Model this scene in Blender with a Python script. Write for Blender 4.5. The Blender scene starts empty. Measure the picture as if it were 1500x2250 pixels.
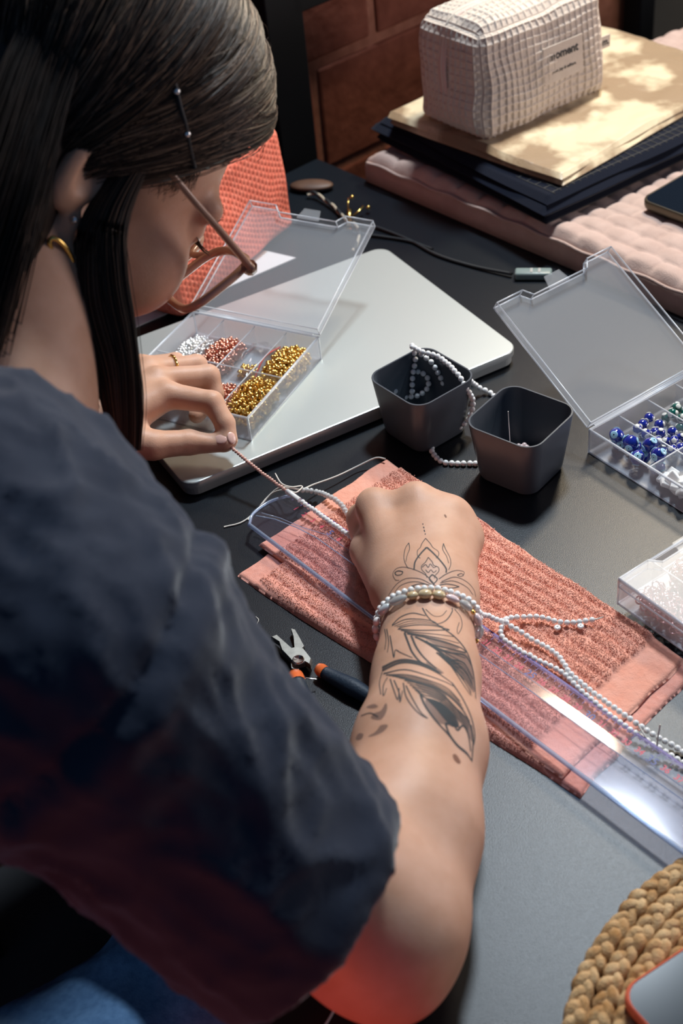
import bpy, bmesh, math, random
import numpy as np
from mathutils import Vector, Matrix
from mathutils.bvhtree import BVHTree

random.seed(7)
rng = np.random.default_rng(11)
scene = bpy.context.scene
COL = scene.collection
CM = 0.01                                   # everything below is written in centimetres

# ------------------------------------------------------------------ camera
FPX, PITCH, ROLL, CAM_H = 3125.0, 0.6919, -0.1107, 68.64
_c, _s = math.cos(ROLL), math.sin(ROLL)
_x = np.array([1.0, 0, 0]); _u = np.array([0, math.sin(PITCH), math.cos(PITCH)])
FWD = np.array([0, math.cos(PITCH), -math.sin(PITCH)])
RIGHT = _c * _x + _s * _u
UP = -_s * _x + _c * _u
EYE = np.array([0, 0, CAM_H])
cam_d = bpy.data.cameras.new('camera')
cam = bpy.data.objects.new('camera', cam_d); COL.objects.link(cam)
cam_d.sensor_fit = 'VERTICAL'; cam_d.sensor_height = 36.0; cam_d.sensor_width = 24.0
cam_d.lens = FPX / 2250 * 36.0
cam_d.clip_start = 0.02; cam_d.clip_end = 50
cam.matrix_world = Matrix([[RIGHT[0], UP[0], -FWD[0], EYE[0] * CM], [RIGHT[1], UP[1], -FWD[1], EYE[1] * CM],
                    [RIGHT[2], UP[2], -FWD[2], EYE[2] * CM], [0, 0, 0, 1]])
cam_d.dof.use_dof = True; cam_d.dof.focus_distance = 1.02; cam_d.dof.aperture_fstop = 8.0
scene.camera = cam

# ------------------------------------------------------------------ world, lights, exposure
w = bpy.data.worlds.new('room_air'); scene.world = w; w.use_nodes = True
w.node_tree.nodes['Background'].inputs[0].default_value = (0.18, 0.36, 0.68, 1)
w.node_tree.nodes['Background'].inputs[1].default_value = 0.135
scene.view_settings.view_transform = 'Standard'
scene.view_settings.look = 'None'
scene.view_settings.exposure = 0.42
scene.view_settings.gamma = 1.0
scene.view_settings.use_curve_mapping = False

def area_light(name, loc, target, size, power, color):
    l = bpy.data.lights.new(name, 'AREA'); l.shape = 'DISK'; l.size = size * CM; l.energy = power; l.color = color
    o = bpy.data.objects.new(name, l); COL.objects.link(o)
    o.location = Vector(loc) * CM
    o.rotation_euler = (Vector(target) - Vector(loc)).to_track_quat('-Z', 'Y').to_euler()
    return o
area_light('ceiling_spot_lamp', (42, 164, 166), (8, 72, 0), 22, 27, (0.78, 0.90, 1.0))
area_light('warm_work_lamp', (51, 156, 78), (12, 86, 0), 15, 5.0, (1.0, 0.84, 0.62))
area_light('face_fill_light', (132, 92, 32), (-5, 82, 20), 50, 5.0, (1.0, 0.88, 0.88))  # unseen fill added to brighten the face; no window is known there
def spot_light(name, loc, target, angle, power, color, size):
    l = bpy.data.lights.new(name, 'SPOT'); l.energy = power; l.color = color; l.spot_size = math.radians(angle); l.spot_blend = .8; l.shadow_soft_size = size * CM
    o = bpy.data.objects.new(name, l); COL.objects.link(o); o.location = Vector(loc) * CM
    o.rotation_euler = (Vector(target) - Vector(loc)).to_track_quat('-Z', 'Y').to_euler()
spot_light('red_heater_lamp', (-20, 8, -6), (-5, 44, 8), 105, 1.7, (1.0, 0.12, 0.04), 5)
spot_light('jeans_fill_spot', (-72, 2, 16), (-21, 40, -8), 22, 3.0, (0.45, 0.70, 1.0), 6)  # narrow bluish fill added to lift the jeans, not a lamp of the room

# ------------------------------------------------------------------ helpers
def on_plane(px, py, z=0.0):                # the point at height z that lies along a sight line of the photo
    d = RIGHT * ((px - 750) / FPX) - UP * ((py - 1125) / FPX) + FWD
    return EYE + d * ((z - EYE[2]) / d[2])
def at_depth(px, py, dep):
    return EYE + (RIGHT * ((px - 750) / FPX) - UP * ((py - 1125) / FPX) + FWD) * dep
W, WD = on_plane, at_depth
def V3(*a): return np.array(a, float)
def unit(a):
    a = np.asarray(a, float); return a / (np.linalg.norm(a) + 1e-12)
TU = V3(math.cos(math.radians(38)), math.sin(math.radians(38)), 0)      # across the table, away from the person
TV = V3(TU[1], -TU[0], 0)                                               # along the table edge
TC = V3(1.6, 142.9, 0)                                                  # far corner of the table top
ZZ = V3(0, 0, 1)
def tuv(u, v, z=0.0): return TC + TU * u + TV * v + ZZ * z
def yaw_axes(deg):
    a = math.radians(deg); return np.array([[math.cos(a), math.sin(a), 0], [-math.sin(a), math.cos(a), 0], [0, 0, 1.0]])

ORG = {}
class MB:
    """collects shapes in world centimetres; build() links them as ONE mesh object"""
    def __init__(s): s.v = []; s.f = []; s.n = 0; s.mi = []
    def add(s, v, f):
        v = np.asarray(v, float).reshape(-1, 3)
        s.v.append(v); s.f += [tuple(int(i) + s.n for i in q) for q in f]; s.n += len(v); return s
    def grid(s, P, cu=False, cv=False):
        P = np.asarray(P); a, b = P.shape[:2]
        i, j = np.meshgrid(np.arange(a if cu else a - 1), np.arange(b if cv else b - 1), indexing='ij')
        i2, j2 = (i + 1) % a, (j + 1) % b
        f = np.stack([i * b + j, i2 * b + j, i2 * b + j2, i * b + j2], -1).reshape(-1, 4)
        return s.add(P.reshape(-1, 3), f)
    def slab(s, T, B):                      # closed sheet between a top and a bottom grid
        a, b = T.shape[:2]; n = a * b
        i, j = np.meshgrid(np.arange(a - 1), np.arange(b - 1), indexing='ij')
        q = np.stack([i * b + j, (i + 1) * b + j, (i + 1) * b + j + 1, i * b + j + 1], -1).reshape(-1, 4)
        ring = [k for k in range(b)] + [k * b + b - 1 for k in range(1, a)] + [(a - 1) * b + k for k in range(b - 2, -1, -1)] + [k * b for k in range(a - 2, 0, -1)]
        f = [tuple(x) for x in q] + [tuple(x[::-1] + n) for x in q]
        f += [(ring[k], ring[(k + 1) % len(ring)], ring[(k + 1) % len(ring)] + n, ring[k] + n) for k in range(len(ring))]
        return s.add(np.concatenate([T.reshape(-1, 3), B.reshape(-1, 3)]), f)
    def tube(s, path, r, seg=8, caps=True, closed=False, flat=1.0, side=None):
        p = np.asarray(path, float); n = len(p)
        r = np.broadcast_to(np.asarray(r, float), (n,))
        if closed: t = np.roll(p, -1, 0) - np.roll(p, 1, 0)
        else: t = np.gradient(p, axis=0)
        t /= np.linalg.norm(t, axis=1)[:, None] + 1e-12
        a = np.array(side if side is not None else (ZZ if abs(t[0] @ ZZ) < .9 else V3(1, 0, 0)), float)
        A = np.zeros_like(p); prev = a
        for k in range(n):
            q = prev - t[k] * (prev @ t[k]); q = unit(q) if np.linalg.norm(q) > 1e-6 else unit(np.cross(t[k], V3(.3, .5, .8))); A[k] = q; prev = q
        B = np.cross(t, A)
        th = np.linspace(0, 2 * np.pi, seg, endpoint=False)
        P = p[:, None] + (A[:, None] * np.cos(th)[None, :, None] * flat + B[:, None] * np.sin(th)[None, :, None]) * r[:, None, None]
        base = s.n
        s.grid(P, cu=closed, cv=True)
        if caps and not closed:
            s.f.append(tuple(base + k for k in range(seg))[::-1]); s.f.append(tuple(base + (n - 1) * seg + k for k in range(seg)))
        return s
    def lathe(s, prof, c, M=None, seg=16):
        M = np.eye(3) if M is None else M
        th = np.linspace(0, 2 * np.pi, seg, endpoint=False)
        P = np.array([[np.array(c) + (M[0] * math.cos(t) + M[1] * math.sin(t)) * r + M[2] * z for t in th] for r, z in prof])
        base = s.n; s.grid(P, cv=True)
        s.f.append(tuple(base + k for k in range(seg))[::-1]); s.f.append(tuple(base + (len(prof) - 1) * seg + k for k in range(seg)))
        return s
    def ball(s, c, r, M=None, seg=10, ring=6):
        r = np.broadcast_to(np.asarray(r, float), (3,)); M = np.eye(3) if M is None else M
        v = []; 
        for a in range(1, ring):
            for b in range(seg):
                p = math.pi * a / ring; t = 2 * math.pi * b / seg
                v.append([math.sin(p) * math.cos(t), math.sin(p) * math.sin(t), math.cos(p)])
        v += [[0, 0, 1], [0, 0, -1]]
        f = []
        for a in range(ring - 2):
            for b in range(seg): f.append((a * seg + b, (a + 1) * seg + b, (a + 1) * seg + (b + 1) % seg, a * seg + (b + 1) % seg))
        t, d = len(v) - 2, len(v) - 1
        for b in range(seg):
            f.append((t, b, (b + 1) % seg)); f.append((d, (ring - 2) * seg + (b + 1) % seg, (ring - 2) * seg + b))
        return s.add((np.array(v) * r) @ M + np.array(c), f)
    def prism(s, poly, o, ax, ay, az, h):   # polygon in (ax, ay) at o, extruded h along az
        o = np.array(o, float); n = len(poly)
        b = np.array([o + np.array(ax) * p[0] + np.array(ay) * p[1] for p in poly])
        t = b + np.array(az) * h
        return s.add(np.concatenate([b, t]), [tuple(range(n))[::-1], tuple(range(n, 2 * n))] + [(k, (k + 1) % n, (k + 1) % n + n, k + n) for k in range(n)])
    def box(s, c, size, M=None, bevel=0.0, seg=2):
        M = np.eye(3) if M is None else M
        bm = bmesh.new(); bmesh.ops.create_cube(bm, size=1.0)
        for v in bm.verts: v.co = Vector((v.co.x * size[0], v.co.y * size[1], v.co.z * size[2]))
        if bevel > 0: bmesh.ops.bevel(bm, geom=bm.edges[:], offset=bevel, segments=seg, affect='EDGES', profile=0.5)
        bm.verts.ensure_lookup_table()
        v = np.array([x.co[:] for x in bm.verts]); f = [tuple(q.index for q in p.verts) for p in bm.faces]
        bm.free()
        return s.add(v @ M + np.array(c, float), f)
    def text(s, body, o, ax, ay, size, align='CENTER', bold=0.0, shear=0.0, lift=0.01):
        cu = bpy.data.curves.new('lettering', 'FONT'); cu.body = body; cu.size = 1; cu.align_x = align; cu.align_y = 'CENTER'
        cu.offset = bold; cu.shear = shear; cu.resolution_u = 3
        ob = bpy.data.objects.new('lettering', cu)
        me = ob.to_mesh()
        ax, ay = np.array(ax), np.array(ay); az = np.cross(ax, ay)
        v = [np.array(o) + ax * p.co.x * size + ay * p.co.y * size + az * lift for p in me.vertices]
        f = [tuple(p.vertices) for p in me.polygons]
        if v: s.add(v, f)
        ob.to_mesh_clear(); bpy.data.objects.remove(ob); bpy.data.curves.remove(cu)
        return s
    def build(s, name, mat, parent=None, origin=None, smooth=True, auto=None):
        v = np.concatenate(s.v) if s.v else np.zeros((0, 3))
        if parent is not None: o = ORG[parent.name]
        else: o = np.array(origin if origin is not None else (0, 0, 0), float)
        me = bpy.data.meshes.new(name); me.from_pydata(((v - o) * CM).tolist(), [], s.f); me.update()
        if smooth:
            me.polygons.foreach_set('use_smooth', np.ones(len(me.polygons), bool))
            if auto is not None: me.set_sharp_from_angle(angle=math.radians(auto))
        for m in (mat if isinstance(mat, (list, tuple)) else [mat]): me.materials.append(m)
        if s.mi:
            mi = np.zeros(len(me.polygons), np.int32)
            for a_, arr in s.mi: mi[a_:a_ + len(arr)] = arr
            me.polygons.foreach_set('material_index', mi)
        ob = bpy.data.objects.new(name, me); COL.objects.link(ob)
        if parent is not None: ob.parent = parent
        else: ob.location = Vector(o) * CM
        ORG[ob.name] = o
        return ob
def tag(o, label=None, cat=None, group=None, kind=None):
    if label: o['label'] = label
    if cat: o['category'] = cat
    if group: o['group'] = group
    if kind: o['kind'] = kind
    return o
def thing(name, loc, label, cat, group=None):
    o = bpy.data.objects.new(name, None); COL.objects.link(o); o.empty_display_size = 0.02
    o.location = Vector(loc) * CM; ORG[o.name] = np.array(loc, float)
    return tag(o, label, cat, group)
def inst(name, mesh, parent, pos, M=None, scale=1.0):
    """a copy sharing mesh data; pos in world cm"""
    ob = bpy.data.objects.new(name, mesh); COL.objects.link(ob)
    o = ORG[parent.name] if parent is not None else np.zeros(3)
    loc = (np.array(pos) - o) * CM
    s = np.broadcast_to(np.asarray(scale, float), (3,))
    M = np.eye(3) if M is None else M
    mt = Matrix([[M[0][i] * s[0], M[1][i] * s[1], M[2][i] * s[2], loc[i]] for i in range(3)] + [[0, 0, 0, 1]])
    ob.matrix_basis = mt
    if parent is not None: ob.parent = parent
    ORG[ob.name] = np.array(pos, float)
    return ob
def mesh_only(mb, name, mat, smooth=True):
    v = np.concatenate(mb.v); me = bpy.data.meshes.new(name); me.from_pydata((v * CM).tolist(), [], mb.f); me.update()
    if smooth: me.polygons.foreach_set('use_smooth', np.ones(len(me.polygons), bool))
    for m in (mat if isinstance(mat, (list, tuple)) else [mat]): me.materials.append(m)
    return me
def spline(pts, n=40, closed=False):
    """Catmull-Rom through points, resampled evenly"""
    p = np.asarray(pts, float)
    q = np.concatenate([p[-1:], p, p[:2]]) if closed else np.concatenate([2 * p[:1] - p[1:2], p, 2 * p[-1:] - p[-2:-1]])
    out = []
    for k in range(1, len(q) - 2):
        t = np.linspace(0, 1, 24, endpoint=False)[:, None]
        a, b, c, d = q[k - 1], q[k], q[k + 1], q[k + 2]
        out.append(.5 * (2 * b + (c - a) * t + (2 * a - 5 * b + 4 * c - d) * t ** 2 + (3 * b - a - 3 * c + d) * t ** 3))
    out = np.concatenate(out + ([p[-1:]] if not closed else [p[:1]]))
    L = np.concatenate([[0], np.cumsum(np.linalg.norm(np.diff(out, axis=0), axis=1))])
    s = np.linspace(0, L[-1], n)
    return np.stack([np.interp(s, L, out[:, i]) for i in range(out.shape[1])], 1)
def length(p): return float(np.linalg.norm(np.diff(p, axis=0), axis=1).sum())

# smooth value noise on numpy arrays
def _hash(i, j, k, seed):
    n = (i * 73856093) ^ (j * 19349663) ^ (k * 83492791) ^ (seed * 2654435761)
    n = (n ^ (n >> 13)) * 1274126177
    return ((n & 0x7fffffff) / 0x7fffffff)
def vnoise(P, seed=0):
    P = np.asarray(P, float); i = np.floor(P).astype(np.int64); f = P - i; f = f * f * (3 - 2 * f)
    r = 0
    for a in (0, 1):
        for b in (0, 1):
            for c in (0, 1):
                wgt = (f[..., 0] if a else 1 - f[..., 0]) * (f[..., 1] if b else 1 - f[..., 1]) * (f[..., 2] if c else 1 - f[..., 2])
                r = r + wgt * _hash(i[..., 0] + a, i[..., 1] + b, i[..., 2] + c, seed)
    return r * 2 - 1

# ------------------------------------------------------------------ signed distance modelling for bodies and cloth
def smin(a, b, k):
    h = np.clip(.5 + .5 * (b - a) / k, 0, 1)
    return b + (a - b) * h - k * h * (1 - h)
def smax(a, b, k): return -smin(-a, -b, k)
def cone(P, a, b, ra, rb):
    a = np.asarray(a, np.float32); b = np.asarray(b, np.float32); ab = b - a
    t = np.clip(((P - a) @ ab) / (ab @ ab + 1e-9), 0, 1)
    return np.linalg.norm(P - (a + t[..., None] * ab), axis=-1) - (ra + t * (rb - ra))
def flatcone(P, a, b, ra, rb, nrm, k):      # a limb whose section is squeezed by k along nrm
    a = np.asarray(a, np.float32); b = np.asarray(b, np.float32); ab = b - a
    n = np.asarray(unit(np.asarray(nrm) - unit(ab) * (np.asarray(nrm) @ unit(ab))), np.float32)
    t = np.clip(((P - a) @ ab) / (ab @ ab + 1e-9), 0, 1)
    q = P - (a + t[..., None] * ab)
    q = q + n * ((q @ n) * (1 / k - 1))[..., None]
    return (np.linalg.norm(q, axis=-1) - (ra + t * (rb - ra))) * k
def ellip(P, c, r, M=None):
    q = P - np.asarray(c, np.float32)
    if M is not None: q = q @ np.asarray(M, np.float32).T
    r = np.asarray(r, np.float32)
    k0 = np.linalg.norm(q / r, axis=-1); k1 = np.linalg.norm(q / (r * r), axis=-1)
    return k0 * (k0 - 1) / (k1 + 1e-6)
def surface(f, lo, hi, h):
    """naive surface nets over a grid"""
    lo = np.asarray(lo, float); n = np.ceil((np.asarray(hi) - lo) / h).astype(int) + 1
    ax = [np.float32(lo[i]) + np.arange(n[i], dtype=np.float32) * np.float32(h) for i in range(3)]
    val = np.empty(n, np.float32)
    for i0 in range(0, n[0], 24):
        X, Y, Z = np.meshgrid(ax[0][i0:i0 + 24], ax[1], ax[2], indexing='ij')
        val[i0:i0 + 24] = f(np.stack([X, Y, Z], -1))
    ins = val < 0
    c = [ins[a:n[0] - 1 + a, b:n[1] - 1 + b, d:n[2] - 1 + d] for a in (0, 1) for b in (0, 1) for d in (0, 1)]
    cnt = sum(x.astype(np.int8) for x in c)
    cell = (cnt > 0) & (cnt < 8)
    idx = np.full(cell.shape, -1, np.int64); I = np.argwhere(cell); idx[cell] = np.arange(len(I))
    acc = np.zeros((len(I), 3)); num = np.zeros(len(I))
    corners = [(a, b, d) for a in (0, 1) for b in (0, 1) for d in (0, 1)]
    cv = {q: val[I[:, 0] + q[0], I[:, 1] + q[1], I[:, 2] + q[2]].astype(float) for q in corners}
    for q in corners:
        for axn in range(3):
            if q[axn] == 0:
                p = list(q); p[axn] = 1; p = tuple(p)
                va, vb = cv[q], cv[p]; m = (va < 0) != (vb < 0)
                t = np.where(m, va / np.where(m, va - vb, 1), 0)
                pt = np.tile(np.array(q, float), (len(I), 1)); pt[:, axn] = t
                acc[m] += pt[m]; num[m] += 1
    v = (I + acc / num[:, None]) * h + lo
    faces = []
    for axn in range(3):
        o1, o2 = (axn + 1) % 3, (axn + 2) % 3
        a = [slice(None)] * 3; b = [slice(None)] * 3
        a[axn] = slice(0, n[axn] - 1); b[axn] = slice(1, n[axn])
        d = np.argwhere(ins[tuple(a)] != ins[tuple(b)])
        d = d[(d[:, o1] > 0) & (d[:, o2] > 0) & (d[:, o1] < n[o1] - 1) & (d[:, o2] < n[o2] - 1)]
        flip = ins[d[:, 0], d[:, 1], d[:, 2]]
        def cc(x, y):
            e = d.copy(); e[:, o1] -= x; e[:, o2] -= y; return idx[e[:, 0], e[:, 1], e[:, 2]]
        q = np.stack([cc(1, 1), cc(0, 1), cc(0, 0), cc(1, 0)], -1)
        q[~flip] = q[~flip][:, ::-1]
        faces.append(q[(q >= 0).all(1)])
    return v, np.concatenate(faces)
def relax(v, f, it=2, k=.5):
    e = np.concatenate([f[:, [0, 1]], f[:, [1, 2]], f[:, [2, 3]], f[:, [3, 0]]]); e = np.concatenate([e, e[:, ::-1]])
    for _ in range(it):
        s = np.zeros_like(v); c = np.zeros(len(v))
        np.add.at(s, e[:, 0], v[e[:, 1]]); np.add.at(c, e[:, 0], 1)
        v = v + (s / np.maximum(c, 1)[:, None] - v) * k
    return v
def normals(v, f):
    n = np.cross(v[f[:, 2]] - v[f[:, 0]], v[f[:, 3]] - v[f[:, 1]]); o = np.zeros_like(v)
    for k in range(4): np.add.at(o, f[:, k], n)
    return o / (np.linalg.norm(o, axis=1)[:, None] + 1e-12)

# ------------------------------------------------------------------ procedural materials
def _inp(p, k, v):
    if k in p.inputs: p.inputs[k].default_value = v
def mat(name, col, rough=.5, metal=0.0, col2=None, scale=30.0, detail=4, bump=0.0, bscale=None, spec=None, coat=0.0, sheen=0.0, sss=0.0, stretch=None, ramp=(.35, .65), trans=0.0, ior=1.45, sheen_col=None, rough2=None):
    m = bpy.data.materials.new(name); m.use_nodes = True; nt = m.node_tree; p = nt.nodes['Principled BSDF']
    _inp(p, 'Base Color', (*col, 1)); _inp(p, 'Roughness', rough); _inp(p, 'Metallic', metal); _inp(p, 'IOR', ior)
    if spec is not None: _inp(p, 'Specular IOR Level', spec)
    if coat: _inp(p, 'Coat Weight', coat); _inp(p, 'Coat Roughness', .12)
    if sheen: _inp(p, 'Sheen Weight', sheen); _inp(p, 'Sheen Roughness', .4); _inp(p, 'Sheen Tint', (*(sheen_col or (1, 1, 1)), 1))
    if trans: _inp(p, 'Transmission Weight', trans)
    if sss: _inp(p, 'Subsurface Weight', sss); _inp(p, 'Subsurface Radius', (.6, .2, .1)); _inp(p, 'Subsurface Scale', .008)
    tc = nt.nodes.new('ShaderNodeTexCoord'); src = tc.outputs['Object']
    if stretch:
        mp = nt.nodes.new('ShaderNodeMapping'); mp.inputs['Scale'].default_value = stretch; nt.links.new(src, mp.inputs[0]); src = mp.outputs[0]
    def noise(sc):
        n = nt.nodes.new('ShaderNodeTexNoise'); n.inputs['Scale'].default_value = sc; n.inputs['Detail'].default_value = detail; nt.links.new(src, n.inputs[0]); return n
    if col2 is not None:
        n = noise(scale); r = nt.nodes.new('ShaderNodeValToRGB')
        r.color_ramp.elements[0].position, r.color_ramp.elements[1].position = ramp
        r.color_ramp.elements[0].color = (*col, 1); r.color_ramp.elements[1].color = (*col2, 1)
        nt.links.new(n.outputs[0], r.inputs[0]); nt.links.new(r.outputs[0], p.inputs['Base Color'])
        if rough2 is not None:
            mr = nt.nodes.new('ShaderNodeMapRange'); mr.inputs[3].default_value = rough; mr.inputs[4].default_value = rough2
            nt.links.new(n.outputs[0], mr.inputs[0]); nt.links.new(mr.outputs[0], p.inputs['Roughness'])
    if bump:
        n = noise(bscale or scale); b = nt.nodes.new('ShaderNodeBump'); b.inputs['Strength'].default_value = bump; b.inputs['Distance'].default_value = .001
        nt.links.new(n.outputs[0], b.inputs['Height']); nt.links.new(b.outputs[0], p.inputs['Normal'])
    return m
def clear(name, tint, body, body_fac, rough=.15, ior=1.45, gloss=1.0):
    """see-through plastic: tinted see-through, a little milky body, glossy skin"""
    m = bpy.data.materials.new(name); m.use_nodes = True; nt = m.node_tree; nt.nodes.clear()
    out = nt.nodes.new('ShaderNodeOutputMaterial'); t = nt.nodes.new('ShaderNodeBsdfTransparent'); t.inputs[0].default_value = (*tint, 1)
    d = nt.nodes.new('ShaderNodeBsdfPrincipled'); _inp(d, 'Base Color', (*body, 1)); _inp(d, 'Roughness', rough + .2)
    mx = nt.nodes.new('ShaderNodeMixShader'); mx.inputs[0].default_value = body_fac
    nt.links.new(t.outputs[0], mx.inputs[1]); nt.links.new(d.outputs[0], mx.inputs[2])
    g = nt.nodes.new('ShaderNodeBsdfGlossy'); g.inputs['Roughness'].default_value = rough; g.inputs[0].default_value = (1, 1, 1, 1)
    lw = nt.nodes.new('ShaderNodeLayerWeight'); lw.inputs[0].default_value = .5
    pw = nt.nodes.new('ShaderNodeMath'); pw.operation = 'POWER'; pw.inputs[1].default_value = 4.0; nt.links.new(lw.outputs['Facing'], pw.inputs[0])
    ma = nt.nodes.new('ShaderNodeMath'); ma.operation = 'MULTIPLY_ADD'; ma.inputs[1].default_value = .45 * gloss; ma.inputs[2].default_value = .035 * gloss; nt.links.new(pw.outputs[0], ma.inputs[0])
    m2 = nt.nodes.new('ShaderNodeMixShader'); nt.links.new(ma.outputs[0], m2.inputs[0]); nt.links.new(mx.outputs[0], m2.inputs[1]); nt.links.new(g.outputs[0], m2.inputs[2])
    nt.links.new(m2.outputs[0], out.inputs[0])
    return m
M = {}
M['skin'] = mat('skin', (.56, .315, .208), .48, col2=(.62, .365, .255), scale=55, bump=.12, bscale=900, sss=.12, spec=.35)
M['nail'] = mat('nail', (.74, .47, .40), .22, spec=.6)
M['ink'] = clear('tattoo_ink', (.50, .50, .52), (.045, .055, .06), .72, .6, gloss=.2)
M['shade_ink'] = clear('tattoo_shading', (.78, .78, .80), (.06, .07, .08), .20, .6, gloss=.2)
M['hair'] = mat('hair', (.012, .007, .005), .45, col2=(.026, .015, .010), scale=60, spec=.35)
M['hair_mid'] = mat('hair_mid', (.070, .042, .028), .45, spec=.35)
M['hair_light'] = mat('hair_light', (.20, .125, .080), .42, spec=.4)
M['lash'] = mat('eyelash', (.012, .008, .006), .5)
M['shirt'] = mat('shirt_cotton', (.020, .026, .043), .88, col2=(.027, .034, .053), scale=40, bump=.25, bscale=1400, sheen=.3, spec=.15)
M['denim'] = mat('denim', (.07, .14, .26), .85, col2=(.10, .19, .33), scale=220, bump=.3, bscale=1200, spec=.1)
M['gold'] = mat('gold', (.83, .56, .17), .24, 1.0)
M['rose'] = mat('rose_gold', (.80, .40, .30), .22, 1.0)
M['silver'] = mat('silver', (.95, .95, .93), .30, .85)
M['steel'] = mat('plier_steel', (.34, .34, .31), .38, .9, col2=(.26, .26, .24), scale=180)
M['table'] = mat('table_laminate', (.0030, .0052, .0085), .34, col2=(.0045, .007, .011), scale=600, detail=2, bump=.14, bscale=1500, spec=.40)
M['floor'] = mat('floor_concrete', (.035, .035, .04), .7, col2=(.05, .05, .055), scale=9)
M['wall'] = mat('wall_plaster', (.20, .14, .09), .9, col2=(.24, .17, .11), scale=6)
M['brick'] = mat('brick_paint', (.145, .045, .028), .85, col2=(.20, .066, .042), scale=45, detail=6, bump=.9, bscale=90, spec=.2)
M['mortar'] = mat('mortar', (.24, .10, .066), .92, col2=(.30, .13, .088), scale=70, bump=.6, bscale=160, spec=.1)
M['frame'] = mat('black_steel', (.004, .005, .007), .6, spec=.2)
M['alu'] = mat('laptop_aluminium', (.60, .645, .625), .36, .65, bump=.04, bscale=2600)
M['rubber'] = mat('black_rubber', (.010, .011, .013), .55)
M['cup'] = mat('grey_cup_plastic', (.068, .080, .096), .32, spec=.45, bump=.05, bscale=1200)
M['case'] = clear('frosted_case_plastic', (.97, .975, .985), (.85, .88, .92), .10, .35, gloss=.6)
M['tray'] = clear('frosted_tray_plastic', (.96, .965, .98), (.86, .88, .93), .20, .35, gloss=.6)
M['case_edge'] = clear('frosted_case_rim', (.95, .965, .98), (.88, .92, .97), .42, .25, gloss=1.0)
M['ruler'] = clear('ruler_acrylic', (.972, .962, .99), (.75, .72, .9), .012, .08, gloss=1.0)
M['ruler_edge'] = clear('ruler_edge_acrylic', (.72, .82, .95), (.60, .72, .9), .35, .08, gloss=1.5)
M['violet'] = mat('violet_print', (.11, .06, .27), .5)
M['navy'] = mat('navy_print', (.04, .06, .25), .5)
M['red'] = mat('red_print', (.55, .03, .07), .5)
M['towel'] = mat('coral_terry', (.87, .385, .275), .95, col2=(.90, .44, .33), scale=90, bump=.5, bscale=900, sheen=.4, sheen_col=(1, .8, .7), spec=.05)
M['towel_hem'] = mat('coral_hem_weave', (.84, .40, .32), .95, col2=(.80, .35, .27), scale=260, bump=.5, bscale=1500, spec=.05)
M['coral'] = mat('coral_honeycomb', (.82, .20, .13), .9, col2=(.86, .25, .17), scale=200, bump=.3, bscale=1500, spec=.08)
M['waffle'] = mat('ivory_waffle', (.58, .495, .425), .92, col2=(.62, .535, .46), scale=120, bump=.4, bscale=1600, spec=.08)
M['ivory'] = mat('ivory_ribbon', (.64, .57, .49), .8, bump=.2, bscale=1800, spec=.1)
M['print'] = mat('black_print', (.012, .014, .016), .6)
M['quilt'] = mat('pink_quilt', (.47, .335, .285), .92, col2=(.53, .385, .33), scale=60, bump=.5, bscale=900, sheen=.1, spec=.06)
M['black_cloth'] = mat('black_cloth', (.009, .011, .019), .95, bump=.4, bscale=900, sheen=.1, spec=.05)
M['stitch'] = mat('grey_stitching', (.10, .095, .085), .9)
M['velvet'] = mat('champagne_velvet', (.29, .195, .115), .40, col2=(.66, .54, .36), scale=17, detail=6, bump=.5, bscale=160, sheen=.5, sheen_col=(1, .9, .7), ramp=(.45, .57), spec=.5)
M['white_bead'] = mat('white_glass_bead', (.88, .88, .87), .16, spec=.6, coat=.4)
M['clear_bead'] = mat('clear_glass_bead', (.80, .82, .82), .10, spec=.7, trans=.35)
M['pink_bead'] = mat('pink_pearl_bead', (.70, .42, .35), .2, spec=.7, coat=.5)
M['pearl'] = mat('pale_pink_pearl', (.80, .60, .56), .2, spec=.7, coat=.5)
M['thread'] = mat('cream_thread', (.76, .73, .66), .8)
M['blue_glass'] = mat('blue_glass', (.010, .022, .26), .07, spec=.8, coat=.6)
M['sky_glass'] = mat('pale_blue_glass', (.36, .60, .74), .12, spec=.6)
M['green_glass'] = mat('green_glass', (.008, .11, .085), .08, spec=.8, coat=.6)
M['eye_white'] = mat('white_enamel', (.80, .78, .70), .2)
M['dark_dot'] = mat('dark_enamel', (.008, .008, .02), .15)
M['white_stone'] = mat('white_bead_tile', (.87, .86, .83), .3)
M['grey_stone'] = mat('blue_grey_stone', (.52, .58, .60), .15, col2=(.66, .70, .70), scale=120, spec=.7)
M['clear_stone'] = mat('clear_quartz', (.82, .86, .86), .06, spec=.8, trans=.6)
M['yellow_stone'] = mat('amber_jade', (.62, .46, .24), .14, col2=(.74, .62, .42), scale=150, spec=.7)
M['pink_stone'] = mat('rose_quartz', (.83, .66, .66), .12, spec=.7)
M['leather'] = mat('brown_leather', (.065, .030, .017), .55, col2=(.095, .045, .025), scale=50)
M['cream_cord'] = mat('cream_cord', (.42, .36, .27), .6)
M['case_grey'] = mat('grey_connector', (.20, .25, .24), .35)
M['orange_grip'] = mat('orange_rubber', (.75, .15, .035), .5)
M['blue_grip'] = mat('blue_black_rubber', (.016, .030, .050), .55, bump=.3, bscale=600)
M['jute'] = mat('jute_fibre', (.42, .22, .085), .9, col2=(.66, .45, .24), scale=70, bump=.9, bscale=500, stretch=(1, 1, 3), spec=.1)
M['screen'] = mat('phone_glass', (.005, .009, .016), .16, spec=.35)
M['coral_case'] = mat('coral_phone_case', (.72, .14, .07), .5)
M['dark_case'] = mat('bronze_phone_rim', (.10, .085, .06), .35, .6)
M['paper'] = mat('white_paper', (.62, .62, .63), .7)
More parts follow.
